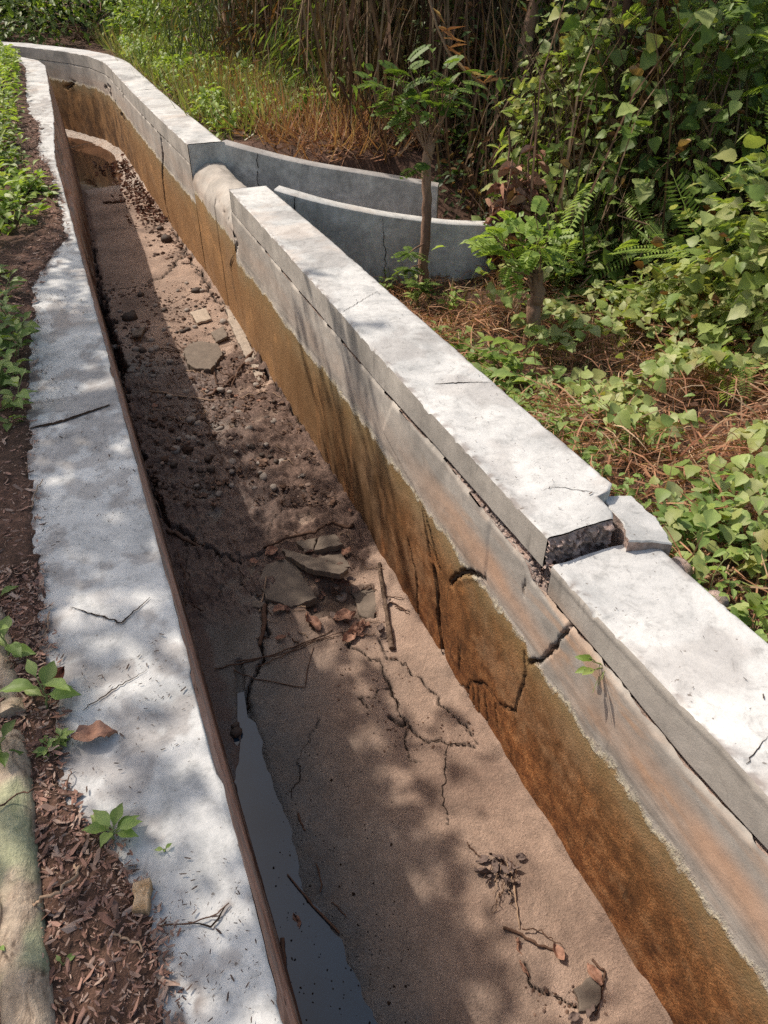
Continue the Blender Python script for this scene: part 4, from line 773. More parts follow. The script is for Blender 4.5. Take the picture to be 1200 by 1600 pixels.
slab('square slab piece under the dark branch end', [(499, 845), (524, 841), (537, 859), (492, 869)], .03, (0, -.1), .022)
slab('slab piece standing against the foot of the stained wall', [(548, 887), (574, 884), (593, 930), (582, 962), (561, 948), (548, 912)], .035, (.05, .0), .02)
slab('small slab piece left of the broad flat one', [(380, 886), (404, 881), (407, 900), (388, 912)], .03, (0, 0), .006)
slab('long thin slab strip beneath the upper pieces', [(455, 868), (490, 872), (535, 868), (548, 890), (520, 892)], .03, (0, -.05), .010)
slab('thick loose slab lying flat on the sunny silt', [(288, 556), (296, 546), (312, 541), (342, 545), (349, 560), (330, 583), (308, 582), (295, 575)], .045, (0, .03), .050, cat='slab')
slab('small broken bed piece under the lower rubble', [(896, 1545), (925, 1527), (938, 1545), (930, 1575), (905, 1580)], .02, (.1, 0), .014)
slab('loose bed plate beside the long crack', [(395, 935), (415, 940), (405, 948), (392, 946)], .02, (0, 0), .008)

slab('pale concrete strip broken from the foot of the stained wall', [(352, 478), (366, 482), (388, 535), (412, 588), (404, 598), (378, 548), (358, 505)], .03, (0, 0), .02, randmat('pale_broken_concrete', [(.38, .32, .26)], .9, .2, 25))
slab('pale thin crust plate in the sunny silt', [(298, 492), (322, 486), (330, 500), (308, 506)], .015, (0, .1), .03, randmat('cream_crust', [(.45, .37, .29)], .9, .2, 25))
slab('small tilted crust plate near the pale strip', [(330, 520), (350, 515), (356, 530), (338, 536)], .015, (.2, 0), .03)
slab('dark crust plate in the shade by the boulder', [(205, 520), (228, 505), (222, 530), (208, 532)], .015, (0, -.2), .03)
M_GLEAF = randmat('grey_leaf_scrap', [(.20, .15, .13), (.13, .09, .075), (.30, .24, .21)], .85)
def dead_leaf(label, c, ang, L, name='dead_leaf', tm=None, mat=None, group=None, tilt=.25, cat='dead leaf'):
    V, F = tm or CURL; n = np.array([rng.normal()*tilt, rng.normal()*tilt, 1]); t = np.array([math.cos(ang), math.sin(ang), rng.normal()*tilt*.4]); V = V+np.array([0, 0, .08])
    # finer grid, crumpled
    u_, v_ = np.meshgrid(np.linspace(-1, 1, 9), np.linspace(0, 1, 12), indexing='ij'); wd = (.30 if tm is not LANCE else .12)*np.sin(np.clip(v_*1.02+.02, 0, 1)*math.pi)**.75
    s = rng.random()*30; X_ = u_*wd; Z_ = .5*np.abs(X_)**1.5+.22*(fbm((u_*1.2+s).ravel(), (v_*3).ravel(), 1.6, 3).reshape(u_.shape)-.5)*2+.22*(v_-.5)**2*rng.uniform(-.3, 1)+.05
    V = np.stack([X_, v_, Z_], -1).reshape(-1, 3); mb = MB(); scatter(mb, (V, [gridfaces(9, 12, True)]), np.array([c]), t[None], n[None], [L])
    return mb.build(name, mat or M_DEAD, smooth=True, label=label, cat=cat, group=group)
for (px, py, a, L, l) in ((500, 985, 1.9, .10, 'large pale folded dead leaf standing in the hollow'), (535, 1003, .3, .075, 'round orange-brown dead leaf right of the twigs'), (415, 868, .5, .075, 'pinkish dead leaf at the tip of the dark branch'), (405, 878, 2.8, .055, 'small pink dead leaf left of the slab'),
                          (425, 955, 0., .07, 'curled brown dead leaf at the foot of the broad slab'), (560, 985, .8, .06, 'pinkish dead leaf near the thick branch'), (535, 868, .6, .065, 'tan dead leaf on the slab pieces'), (548, 800, 1.5, .03, 'tiny pale leaf stuck at the foot of the stained wall'),
                          (590, 960, 1.4, .06, 'orange dead leaf behind the thick branch'), (545, 992, 0.2, .08, 'crumpled tan dead leaf in the leaf pile'), (520, 968, -.1, .10, 'grey flaking dead leaf in the leaf pile'), (470, 1450, 1.7, .045, 'small orange dead leaf floating at the puddle edge'),
                          (880, 1502, 1.6, .05, 'small reddish dead leaf on the lower rubble'), (940, 1540, 1.7, .06, 'pale red dead leaf against the foot of the stained wall')):
    p = onbed(px, py, .012); dead_leaf(l, p, a, L)
p = onbed(302, 1025, .006); dead_leaf('long pale leaf lying along the left wall in shade', onbed(302, 1045, .004), 1.55, .10, tm=LANCE, mat=randmat('pale_leaf', [(.42, .38, .27)], .7))
for i, (px, py, a, L) in enumerate(((795, 1385, 1.6, .075), (772, 1365, 2.6, .06), (797, 1368, 1.3, .07), (785, 1345, 2.0, .055), (765, 1340, 2.9, .045), (805, 1465, 4.6, .07), (812, 1500, 4.9, .045), (930, 1570, 3.6, .04), (905, 1585, 3.1, .035))):
    dead_leaf(['grey crumpled dead leaf, longest of the clump by the lower bed', 'flat grey dead leaf of the clump, tilted left', 'grey dead leaf of the clump, tilted right', 'upper dead leaf of the grey clump', 'smallest dead leaf of the grey clump', 'narrow orange dead leaf under the pale stem', 'short brown dead leaf below the narrow orange one', 'grey dead leaf at the bottom crack', 'small grey dead leaf ending the bottom crack'][i],
              onbed(px, py, .012), a, L, mat=M_DEAD if 5 <= i <= 6 else M_GLEAF, tm=LANCE if 5 <= i <= 6 else None, tilt=.9)
for i in range(26): 
    a = (rng.uniform(760, 806), rng.uniform(1335, 1400)); th = rng.uniform(.8, 2.2)
    if i % 2: stick('twig', 'thin brown stalk in the grey leaf clump', [a, (a[0]+10*math.cos(th), a[1]+14*math.sin(th)), (a[0]+20*math.cos(th+.3), a[1]+30*math.sin(th))], .0016, .001, [M_TWIG, M_DRYTWIG][i % 4 == 1], lift=.02, group='stalks in the grey leaf clump')
    else: dead_leaf('shrivelled grey leaf scrap in the clump on the lower bed', onbed(*a, .012), rng.random()*6.3, rng.uniform(.018, .04), mat=M_GLEAF, tilt=.9, group='leaf scraps of the grey clump')
for i in range(90):
    a = (rng.uniform(200, 500), rng.uniform(455, 760)) if i < 45 else ((rng.uniform(180, 225), rng.uniform(225, 330)) if i < 54 else (rng.uniform(430, 600), rng.uniform(850, 1000)))
    p = onz(*a)
    if .08 < p[0]-LI(p[1]) < .88: dead_leaf('small curled dead leaf in the debris of the canal bed', onbed(*a, .008), rng.random()*6.3, rng.uniform(.016, .05)*(1.6 if a[1] < 340 else 1), mat=[M_DEAD, M_CHIP, M_GLEAF][i % 3], group='dead leaves on the canal bed')

mb = MB(); n = 420; yy = rng.uniform(7.6, 10.4, n); xx = RI(yy)-np.abs(rng.normal(0, .14, n))-.02; P = np.stack([xx, yy, [bz(a_, b_)+.012 for a_, b_ in zip(xx, yy)]], 1); a = rng.random(n)*6.3
scatter(mb, CURL, P, np.stack([np.cos(a), np.sin(a), rng.normal(0, .2, n)], 1), np.stack([rng.normal(0, .5, n), rng.normal(0, .5, n), np.ones(n)], 1), rng.uniform(.02, .055, n)); mb.build('leaf_litter', M_CHIP, kind='stuff', label='drift of dead leaves against the foot of the far canal wall')
# ------------------------------------------------------------------ left bank
def log_mesh():
    C = np.array([(-.325, -.35, .985), (-.322, .1, .99), (-.326, .4, .995), (-.333, .62, 1.0), (-.345, .85, 1.005), (-.352, 1.0, 1.0), (-.358, 1.08, .99)])
    t = np.linspace(0, 1, 60); k = np.linspace(0, 1, len(C)); Q = np.stack([np.interp(t, k, C[:, i]) for i in range(3)], 1)
    for _ in range(6): Q[1:-1] = (Q[:-2]+2*Q[1:-1]+Q[2:])/4
    R_ = np.interp(t, [0, .6, .93, 1], [.034, .036, .040, .034])*(1+.12*(vnoise(t*9, t*0)-.5)); n = 28; a = np.arange(n)*2*math.pi/n; mb = MB()
    T = norm(np.gradient(Q, axis=0)); X = norm(np.cross(T, [0, 0, 1.])); Y = np.cross(X, T)
    rr = R_[:, None]*(1+.16*(fbm(np.repeat(t*14, n), np.tile(np.cos(a)*1.5, 60), 1.5, 4).reshape(60, n)-.5)+.05*(fbm(np.repeat(t*60, n), np.tile(np.sin(a)*4, 60), 1.5, 3).reshape(60, n)-.5))
    V = Q[:, None]+(np.cos(a)[None, :, None]*X[:, None]+np.sin(a)[None, :, None]*Y[:, None])*rr[..., None]
    i = np.arange(59)[:, None]*n; j = np.arange(n)[None]; kx = (j+1) % n; mb.add(V.reshape(-1, 3), np.stack([i+j, i+kx, i+n+kx, i+n+j], -1).reshape(-1, 4)[:, ::-1]); mb.add(V[-1], [list(range(n))]); mb.add(V[0], [list(range(n))[::-1]])
    return mb.build('log', M_LOG, smooth=True, label='pale lichen-spotted log lying beside the left wall', cat='log')
log_mesh()
stick('root', 'grey root running on from the end of the pale log', [(28, 1130), (18, 1080), (4, 1010), (-20, 960)], .026, .022, M_LOG, plane='z', zc=.985, cat='root', amp=.01)
stick('vine', 'brown tendril curling over the pale log', [(42, 1420), (70, 1420), (105, 1412), (124, 1390), (130, 1365), (118, 1352)], .0028, .0022, M_DRYTWIG, plane='z', zc=1.01, cat='vine', arch=.035)
stick('vine', 'thin dark tendril stretched across the pale log top', [(-5, 1270), (40, 1242), (75, 1238), (118, 1243)], .0018, .0014, M_TWIG, plane='z', zc=1.04, cat='vine', arch=.01)
stick('twig', 'small pale bent stick on the litter by the left wall', [(178, 1455), (200, 1468), (223, 1490)], .002, .0015, M_DRYTWIG, plane='z', zc=1.01)
stick('twig', 'thin dark twig curving over the left wall top', [(250, 1448), (300, 1444), (335, 1432), (358, 1412)], .0014, .001, plane='z', zc=1.003, amp=.002)
for i in range(60):
    a = (rng.uniform(-10, 110), rng.uniform(700, 1600)); p = onz(*a, 1.0)
    if p[0] > cover(p[1])+.02: continue
    th = rng.random()*6.3; L = rng.uniform(15, 60)
    stick('twig', 'thin dry twig in the litter along the left bank', [a, (a[0]+L*.5*math.cos(th)+rng.normal()*4, a[1]+L*.5*math.sin(th)+rng.normal()*4), (a[0]+L*math.cos(th), a[1]+L*math.sin(th))], rng.uniform(.001, .002), None, M_TWIG if i % 2 else M_DRYTWIG, plane='z', zc=1.003, group='twigs in the left bank litter')
def wood_chip():
    P = ccw([onz(a, b, 1.0)[:2] for a, b in ((212, 1388), (238, 1380), (240, 1392), (234, 1432), (210, 1432), (214, 1410))]); mb = MB(); extr(mb, list(jag(np.array(P+[P[0]]), .012, .0015)[:-1]), 1.004, 1.022, 0, 0, .002)
    mb.build('wood_chip', barkmat('pale_split_wood', (.36, .22, .11), (.60, .42, .26), 60), label='pale orange splinter of wood on the left wall litter', cat='wood chip')
wood_chip()
dead_leaf('large curled brown leaf on the left wall beside a weed', onz(112, 1158, 1.012), -.1, .085, tilt=.2)
dead_leaf('dark red-brown crumpled leaf behind the weed at the wall edge', onz(70, 1078, 1.015), .7, .06, mat=randmat('dark_red_leaf', [(.16, .05, .03)], .8), tilt=.4)
mb = MB(); n = 24000; yy = rng.uniform(-.6, 7.5, n)**1.0; yy = np.where(rng.random(n) < .55, rng.uniform(-.3, 1.6, n), yy); xo = -np.abs(rng.normal(0, .16, n)); xx = LI(yy)*0+cover(yy)+xo+.03*(rng.random(n)-.3)
xx = np.minimum(xx, LI(yy)-.02); zz = np.maximum(soilz(xx, yy), np.where(xx-LI(yy) > -.3, 1.003, .95))+.007*rng.random(n); keep = xx > -1.6
P = np.stack([xx, yy, zz], 1)[keep]; n = len(P); a = rng.random(n)*6.3; T = np.stack([np.cos(a), np.sin(a), rng.normal(0, .25, n)], 1); N = np.stack([rng.normal(0, .45, n), rng.normal(0, .45, n), np.ones(n)], 1)
scatter(mb, (CHIP[0]*[.55, 1.5, 1], CHIP[1]), P, T, N, rng.gamma(1.3, .0036, n)*(1+.12*np.clip(P[:, 1], 0, 6))); mb.build('leaf_litter', M_CHIP, kind='stuff', label='brown leaf litter flakes along the left bank')
mb = MB(); n = 7000; P = np.stack([rng.uniform(-3.2, -.5, n), rng.uniform(-2, 5.2, n)], 1); P = np.column_stack([P, gfar(P[:, 0], P[:, 1])+.01+.01*rng.random(n)]); a = rng.random(n)*6.3
scatter(mb, CURL, P, np.stack([np.cos(a), np.sin(a), rng.normal(0, .25, n)], 1), np.stack([rng.normal(0, .45, n), rng.normal(0, .45, n), np.ones(n)], 1), rng.gamma(2.2, .014, n)); mb.build('leaf_litter', M_CHIP, kind='stuff', label='dead leaves scattered over the open left bank')
mb = MB(); n = 5200; yy = rng.uniform(.2, 8, n)**1.; yy = np.where(rng.random(n) < .6, rng.uniform(.2, 3.5, n), yy); fr_ = rng.random(n); c0 = cover(yy); xx = c0+(LI(yy)-.01-c0)*np.where(rng.random(n) < .5, fr_, fr_**2); kk = fbm(xx, yy, 5, 3, 51) > .40+.25*rng.random(n); xx = xx[kk]; yy = yy[kk]; n = len(xx); zz = np.full(n, 1.0045)+.003*rng.random(n)
P = np.stack([xx, yy, zz], 1); a = rng.random(n)*6.3; T = np.stack([np.cos(a), np.sin(a), rng.normal(0, .1, n)], 1); N = np.stack([rng.normal(0, .2, n), rng.normal(0, .2, n), np.ones(n)], 1)
scatter(mb, (CHIP[0]*[.5, 1.8, 1], CHIP[1]), P, T, N, rng.gamma(2.5, .0010, n)*(1+.12*yy)); mb.build('debris', M_SPECK, kind='stuff', label='fine dark flecks scattered over the left wall top')
mb = MB(); n = 500; yy = np.concatenate([rng.uniform(.2, 4.5, n//2), rng.uniform(1.1, 3, n-n//2)]); xx = RI(yy)+.02+rng.random(n)*.26; zz = captop(yy)+.004
P = np.stack([xx, yy, zz], 1); a = rng.random(n)*6.3; T = np.stack([np.cos(a), np.sin(a), rng.normal(0, .1, n)], 1); N = np.stack([rng.normal(0, .2, n), rng.normal(0, .2, n), np.ones(n)], 1)
scatter(mb, (CHIP[0]*[.5, 1.8, 1], CHIP[1]), P, T, N, rng.gamma(2., .0010, n)); mb.build('debris', M_SPECK, kind='stuff', label='sparse dark flecks on the white right coping')

# ------------------------------------------------------------------ plants
def rdir(n, up=.6): v = rng.normal(size=(n, 3)); v[:, 2] = np.abs(v[:, 2])+up; return norm(v)
def weed(label, base, h, n, size, tm=OVATE, mat=None, name='weed', cat='weed', lean=(0, 0), spread=.5, group=None, stems=1, fan=1.):
    e = thing(name, label, cat, base, group); ms = MB(); ml = MB(); base = np.array(base, float)
    for s in range(stems):
        ang = rng.random()*6.3; tip = base+np.array([lean[0]+math.cos(ang)*spread*h*(stems > 1), lean[1]+math.sin(ang)*spread*h*(stems > 1), h*rng.uniform(.7, 1)])
        Q = wig(base, tip, 7, h*.12); tube(ms, Q, np.linspace(.0035, .0015, 7)*max(1, h/.3)**.5*(size/.07)**.5, 5)
        for k in range(n):
            t = .25+.75*(k+1)/n; i = t*6; i0 = min(5, int(i)); p = Q[i0]+(Q[i0+1]-Q[i0])*(i-i0); a = k*2.4+rng.normal()*.4+s
            d = np.array([math.cos(a)*fan, math.sin(a)*fan, .35+.5*(t > .9)]); d = d/np.linalg.norm(d)
            scatter(ml, OVATEF if tm is OVATE else tm, (p+d*size*.2)[None], d[None], np.array([[-d[0]*.3+rng.normal()*.2, -d[1]*.3+rng.normal()*.2, 1.]]), [size*rng.uniform(.7, 1.15)*(1-.35*(t > .93))])
            tube(ms, np.array([p, p+d*size*.22]), .0012, 4)
    ms.build('stem', STEM, e, smooth=True); ml.build('foliage', mat or FRESH, e, smooth=True); return e
STEM = leafmat('green_stem', [(.16, .22, .06), (.22, .24, .09)], .05)
weed('small bright green weed spreading over the left wall top by the log', onz(175, 1315, 1.0), .045, 8, .052, lean=(.01, 0))
weed('leafy green weed with broad lit leaves beside the log end', onz(78, 1120, .99), .09, 7, .06, lean=(.0, .03))
weed('small-leaved creeping weed beside the weed with broad leaves', onz(92, 1175, .99), .035, 9, .024, stems=3)
weed('weed with rounded dark leaves overhanging the log end', onz(-8, 1200, 1.0), .10, 5, .05, lean=(.04, .0), mat=MID)
weed('weed leaning in from the left edge above the root', onz(20, 1040, .99), .11, 6, .05, lean=(.0, .02))
weed('tiny weed sprig at the head of the litter', onz(-2, 940, 1.0), .04, 4, .04)
weed('tiny seedling on the left wall beside the green weed', onz(258, 1330, 1.0), .008, 3, .014)
weed('small seedling in the litter right of the log', onz(100, 1510, 1.0), .012, 2, .022)
weed('tiny green sprout at the lower left of the log', onz(8, 1490, 1.0), .03, 3, .025)
weed('small clump of dark green leaves at the left wall joint', onz(18, 672, .99), .05, 6, .045, mat=MID)
for i, (px, py) in enumerate([(8, 465), (22, 500), (8, 520), (30, 555), (12, 570), (35, 590), (6, 610), (20, 640), (4, 545), (40, 525), (2, 430), (15, 600)]):
    weed('leafy green weed in the row crowding the left wall edge', onz(px-4, py+10, .985), rng.uniform(.10, .16), 9, .062, mat=FRESH if i % 3 else MID, stems=2, group='leafy weeds crowding the left wall edge')
c = onx(946, 1042, .955); e = thing('weed', 'small green sprout growing from the seam under the right coping', 'weed', c)
ms = MB(); ml = MB()
for k, d in enumerate(((-.75, .35, .55), (-.9, -.1, .3), (-.6, .5, .2), (-.8, .2, .0))):
    d = np.array(d)/np.linalg.norm(d); q = c+d*.055; tube(ms, wig(c, q, 5, .004), .0013, 5); scatter(ml, OVATE, q[None]-d*.012, (d+[0, 0, -.1])[None], np.array([[-.35, -.2, 1.]]), [.034])
for k in range(3): q = c+np.array([-.03-.01*k, -.03, -.02*k]); tube(ms, wig(c, q, 4, .002), .0009, 4)
ms.build('stem', STEM, e); ml.build('foliage', BR, e, smooth=True)

def cluster_leaves(mb, C, per, spread, tm, size, out=None, down=.3, upn=1.0, jitter=.5):
    """leaves in loose sprays: C cluster centres, out outward directions"""
    n = len(C)*per; P = np.repeat(C, per, 0)+rng.normal(size=(n, 3))*spread
    o = np.repeat(out if out is not None else rdir(len(C), 0), per, 0)
    T = norm(o+rng.normal(size=(n, 3))*jitter+[0, 0, -down]); N = norm(o*.6+rng.normal(size=(n, 3))*.45+[0, 0, upn])
    scatter(mb, tm, P, T, N, size*(.38+.95*rng.random(n)**1.4))
def dome(n, c, r, shell=.3, zmin=None, front=True):
    v = rng.normal(size=(n, 3)); v[:, 2] = np.abs(v[:, 2])*(1 if zmin is None else 1); v = norm(v)
    k = 1-np.abs(rng.normal(size=(n, 1)))*shell*.6; bump_ = 1+.35*(fbm(v[:, 0]*2+c[0], v[:, 1]*2+v[:, 2]*2+c[1], 1.5, 3)[:, None]-.5)*2
    return np.array(c)+v*np.array(r)*k*bump_, norm(v/np.array(r))
def shrub(name, label, cat, c, r, n, per, tm, size, mat, spread=.06, group=None, extra=(), shell=.3, stems=7, down=.3, bark=None):
    e = thing(name, label, cat, c, group); ms = MB(); c = np.array(c, float)
    P, O = dome(n, c, r, shell); ml = MB(); cluster_leaves(ml, P, per, spread, tm, size, O, down)
    for t2, s2, m2, k2 in extra:
        P2_, O2 = dome(k2, c, np.array(r)*1.03, shell*.7); m_ = MB(); cluster_leaves(m_, P2_, 3, spread*1.2, t2, s2, O2, down); m_.build('foliage', m2, e, smooth=True)
    for i in range(stems):
        q = P[rng.integers(len(P))]; b = c+np.array([0, 0, -.05]); tube(ms, wig(b, q, 9, .25), np.linspace(.016, .004, 9), 5)
    for i in range(12):
        q = P[rng.integers(len(P))]*1.0+rng.normal(size=3)*.04; tube(ms, wig(c+np.array([0, 0, -.05]), q, 14, .35), np.linspace(.005, .002, 14)*(1+.08*c[1]), 4)
    ms.build('branch', bark or BARK, e, smooth=True); ml.build('foliage', mat, e, smooth=True); return e

def sapling(label, pts, r0, r1, crown_c, cr, n, size, mat, bark=BARK, sprouts=(), group=None, tm=PIN):
    e = thing('sapling', label, 'sapling', pts[0], group); mb = MB(); Q = []
    for a, b in zip(pts[:-1], pts[1:]): Q += list(wig(a, b, 8, .02))[:-1]
    Q.append(pts[-1]); Q = np.array(Q); tube(mb, Q, np.linspace(r0, r1, len(Q)), 12, jit=.12); mb.build('trunk', bark, e, smooth=True)
    mb2 = MB(); ml = MB(); top_ = np.array(pts[-1]); cc = np.array(crown_c)
    for i in range(n):
        mb2 = MB(); v = rng.normal(size=3); v[2] = v[2]*.6+.15; v /= np.linalg.norm(v); q = cc+v*np.array(cr)*rng.uniform(.35, 1)
        B = wig(top_+rng.normal(size=3)*.02+[0, 0, -rng.random()*.1], q, 6, .05); tube(mb2, B, np.linspace(.006, .002, 6), 5)
        for k in range(3):
            a = rng.random()*6.3; p = B[3+k % 3]; d = norm(np.array([math.cos(a), math.sin(a), .15])+v*.8)
            scatter(ml, tm, p[None], d[None], np.array([[rng.normal()*.3, rng.normal()*.3, 1.]]), [size*rng.uniform(.7, 1.2)])
        mb2.build('branch', bark, e, smooth=True)
    for sp in sprouts:
        sp = np.array(sp); mb2 = MB()
        for k in range(5):
            a = rng.random()*6.3; d = norm(np.array([math.cos(a)-.3, math.sin(a)-.4, .2])); i = np.argmin(np.abs(Q[:, 2]-sp[2])); tube(mb2, wig(Q[i], sp, 4, .01), .003, 4)
            scatter(ml, tm, sp[None], d[None], np.array([[rng.normal()*.3, rng.normal()*.3, 1.]]), [size*rng.uniform(.6, 1)])
        mb2.build('branch', bark, e, smooth=True)
    K = cc+rng.normal(size=(12, 3))*np.array(cr)*.5; cluster_leaves(ml, K, 7, .05, OVATEF, .055, None, .4)
    ml.build('crown', mat, e, smooth=True); return e
g_ = lambda px, py, y_: ony(px, py, y_)
PINM = leafmat('feathery_leaf', [(.10, .17, .03), (.17, .25, .05), (.07, .12, .025)], .4); PINB = leafmat('sunlit_feathery_leaf', [(.22, .32, .06), (.32, .42, .10), (.15, .24, .045)], .4)  # dim and sunlit copies of one leaf, light painted into their colours
b1 = onz(667, 470, .37)
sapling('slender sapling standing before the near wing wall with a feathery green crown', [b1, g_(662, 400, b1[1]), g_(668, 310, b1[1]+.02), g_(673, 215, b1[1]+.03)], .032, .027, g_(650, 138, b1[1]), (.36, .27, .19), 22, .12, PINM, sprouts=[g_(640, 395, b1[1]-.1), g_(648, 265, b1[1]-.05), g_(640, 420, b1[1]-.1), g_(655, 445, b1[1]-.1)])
b2 = onz(829, 542, .44)
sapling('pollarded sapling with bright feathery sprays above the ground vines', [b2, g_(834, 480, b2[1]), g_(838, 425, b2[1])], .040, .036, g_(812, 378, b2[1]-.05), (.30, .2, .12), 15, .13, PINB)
for i, (x0, y0, x1, y1, Y, r, l) in enumerate(((604, 272, 607, 140, 7.2, .045, 'thin grey-brown trunk behind the upper wing wall'), (372, 150, 360, -30, 10.5, .11, 'reddish-brown dead trunk behind the tall grass'), (800, 260, 806, 100, 5.6, .065, 'brown trunk stub in the thicket behind the saplings'), (735, 120, 742, 10, 6.2, .05, 'dark trunk hung with dead leaves in the upper thicket'),
                                               (925, 480, 955, 250, 4.3, .035, 'dark leaning trunk under the vine-covered shrub'), (700, 330, 690, 20, 7.0, .05, 'dark trunk in the thicket beyond the saplings'), (1010, 420, 990, 60, 4.6, .04, 'dark stem rising behind the climbing vines'), (520, 215, 512, -20, 9., .06, 'dark trunk in the dry reeds'), (460, 180, 470, -20, 9.8, .05, 'thinner dark trunk in the dry reeds'),
                                               (880, 330, 930, 60, 5.0, .03, 'slanting stem behind the pollarded sapling'), (560, 230, 575, -10, 8.6, .07, 'stout dark trunk right of the dry reeds'))):
    e = thing('tree', l, 'tree', g_(x0, y0, Y)-np.array([0, 0, .3])); mb = MB(); a = g_(x0, y0, Y); b = g_(x1, y1, Y); a = a-(b-a)*.35; top_ = b+(b-a)*.6; top_[2] = max(top_[2], 3.2)
    Q = wig(a, top_, 12, .12); tube(mb, Q, np.linspace(r, r*.6, 12), 10, jit=.15); mb.build('trunk', DBARK if 'dark' in l else BARK, e, smooth=True)
    mc = MB(); n = 30 if x0 > 780 else 130; P = top_+np.array([0, 0, .4])+rng.normal(size=(n, 3))*np.array([.75, .75, .4]); cluster_leaves(mc, P, 9, .16, DIA, .15, None)
    for k in range(5): tube(mb, wig(Q[-1], P[k], 6, .1), np.linspace(r*.4, .008, 6), 5)
    mc.build('crown', DK if i % 2 else MID, e)

# big shrubs and curtains of vine on the right
shrub('vine_shrub', 'sunlit tangle of pale vine leaves and ferny sprays at the right edge', 'vine shrub', (3.45, 2.55, .45), (.75, .65, 1.05), 330, 7, HEARTF, .085, VINE, .09, extra=((PINF, .24, PINB, 40), (NARROW, .10, BR, 120), (CURL, .06, DRY, 40), (OVATEF, .05, FRESH, 70)))
shrub('vine_shrub', 'tall dark green shrub draped with heart-shaped vine leaves in the upper right', 'vine shrub', (3.9, 4.0, .5), (.95, .8, 1.75), 400, 6, HEARTF, .095, MID, .10, extra=((PINF, .30, PINB, 45), (HEARTF, .09, VINE, 190), (CURL, .08, DRY, 60), (OVATEF, .06, BR, 90)))
shrub('vine_shrub', 'bright vine climbing up the dark shrub behind the pollarded sapling', 'vine shrub', (3.15, 4.55, .6), (.42, .4, 1.6), 170, 6, HEARTF, .075, VINE, .08, extra=((OVATE, .12, BR, 30),))
shrub('vine_shrub', 'shadowed feathery shrub hanging over the vine mat at the far right', 'vine shrub', (4.6, 2.3, .5), (1.0, .9, 1.5), 300, 7, DIA, .09, MID, .1, extra=((PINF, .3, PINM, 60), (HEARTF, .08, VINE, 110), (CURL, .07, DRY, 50)))
shrub('shrub', 'low dark leafy shrub at the foot of the shadowed thicket', 'shrub', (2.95, 3.9, .42), (.4, .35, .35), 110, 6, HEART, .07, MID, .05)
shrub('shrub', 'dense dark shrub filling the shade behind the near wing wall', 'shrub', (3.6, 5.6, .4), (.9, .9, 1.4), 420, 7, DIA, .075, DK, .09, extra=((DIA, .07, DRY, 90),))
shrub('shrub', 'drooping grey-green feathery shrub at the top of the thicket', 'shrub', (3.4, 7.6, .7), (1.2, .9, 2.0), 420, 8, NARROW, .16, MID, .16, down=1.2, extra=((NARROW, .2, DRY, 120),))
FINE = leafmat('fine_hanging_leaf', [(.09, .12, .035), (.15, .19, .06), (.06, .085, .025), (.22, .22, .10)], .3)
shrub('shrub', 'fine drooping grey-green foliage hanging behind the slender sapling', 'shrub', (3.3, 8.0, 1.0), (1.1, .7, 1.2), 420, 8, NARROW, .13, FINE, .15, down=1.6, extra=((DIA, .05, FINE, 200),))
shrub('shrub', 'fine drooping foliage over the dark reeds at the top of the picture', 'shrub', (2.5, 10.2, 1.0), (1.3, .7, 1.3), 420, 8, NARROW, .15, FINE, .17, down=1.6, extra=((DIA, .06, DRY, 160),))
shrub('shrub', 'small-leaved dark bush filling the gap right of the slender sapling', 'shrub', (3.5, 6.5, .6), (.8, .6, 1.5), 420, 8, DIA, .055, FINE, .09, down=.6, extra=((NARROW, .12, DRY, 120),))
shrub('shrub', 'leafy green bush behind the bend of the far canal wall', 'shrub', (.9, 14.6, .9), (1.5, .8, 1.3), 380, 7, DIA, .12, MID, .15, extra=((OVATE, .14, BR, 120),))
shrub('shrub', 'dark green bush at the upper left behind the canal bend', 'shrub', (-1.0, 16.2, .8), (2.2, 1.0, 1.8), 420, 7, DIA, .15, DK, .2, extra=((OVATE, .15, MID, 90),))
shrub('shrub', 'sunlit leafy bush between the tall grass and the canal bend', 'shrub', (2.2, 13.2, .9), (1.0, .8, .9), 300, 7, OVATE, .10, BR, .12, extra=((DIA, .1, MID, 90),))
shrub('shrub', 'reddish dead bush with hanging leaves beside the dead trunk', 'shrub', (2.9, 9.6, .8), (.9, .8, 1.2), 200, 7, NARROW, .16, DRY, .12, down=1.0, extra=((DIA, .1, DK, 110),))
for i, (px, py, Y) in enumerate(((785, 335, 4.3), (820, 300, 4.25), (735, 110, 6.), (1018, 80, 4.2), (905, 260, 4.4), (790, 380, 4.2))):
    c = g_(px, py, Y); mb = MB(); n = 60; P = c+rng.normal(size=(n, 3))*np.array([.035, .035, .12]); cluster_leaves(mb, P, 2, .01, CURL, .085, None, down=1.5)
    e = thing('dead_leaf_cluster', ['rust-red hanging bunch of dead leaves beside the wing wall end', 'rust-red bunch of dead leaves on a thin stem right of the wing wall', 'dead leaf bunch hanging in the upper thicket', 'small orange dead leaf bunch high among the vines', 'brown dead leaf bunch halfway up the climbing vine', 'lowest rust-red bunch of dead leaves near the pollarded sapling'][i], 'dead leaves', c)
    mb.build('foliage', M_DEAD if i < 2 else DRY, e); ms = MB(); tube(ms, wig(c+np.array([0, .02, .5]), c+np.array([0, 0, -.15]), 7, .05), .006, 5); ms.build('stem', BARK, e)
e = thing('bamboo_branch', 'arching pale branch with thin dry leaves hanging before the dark thicket', 'branch', g_(838, 190, 5.2)); ms = MB(); ml = MB()
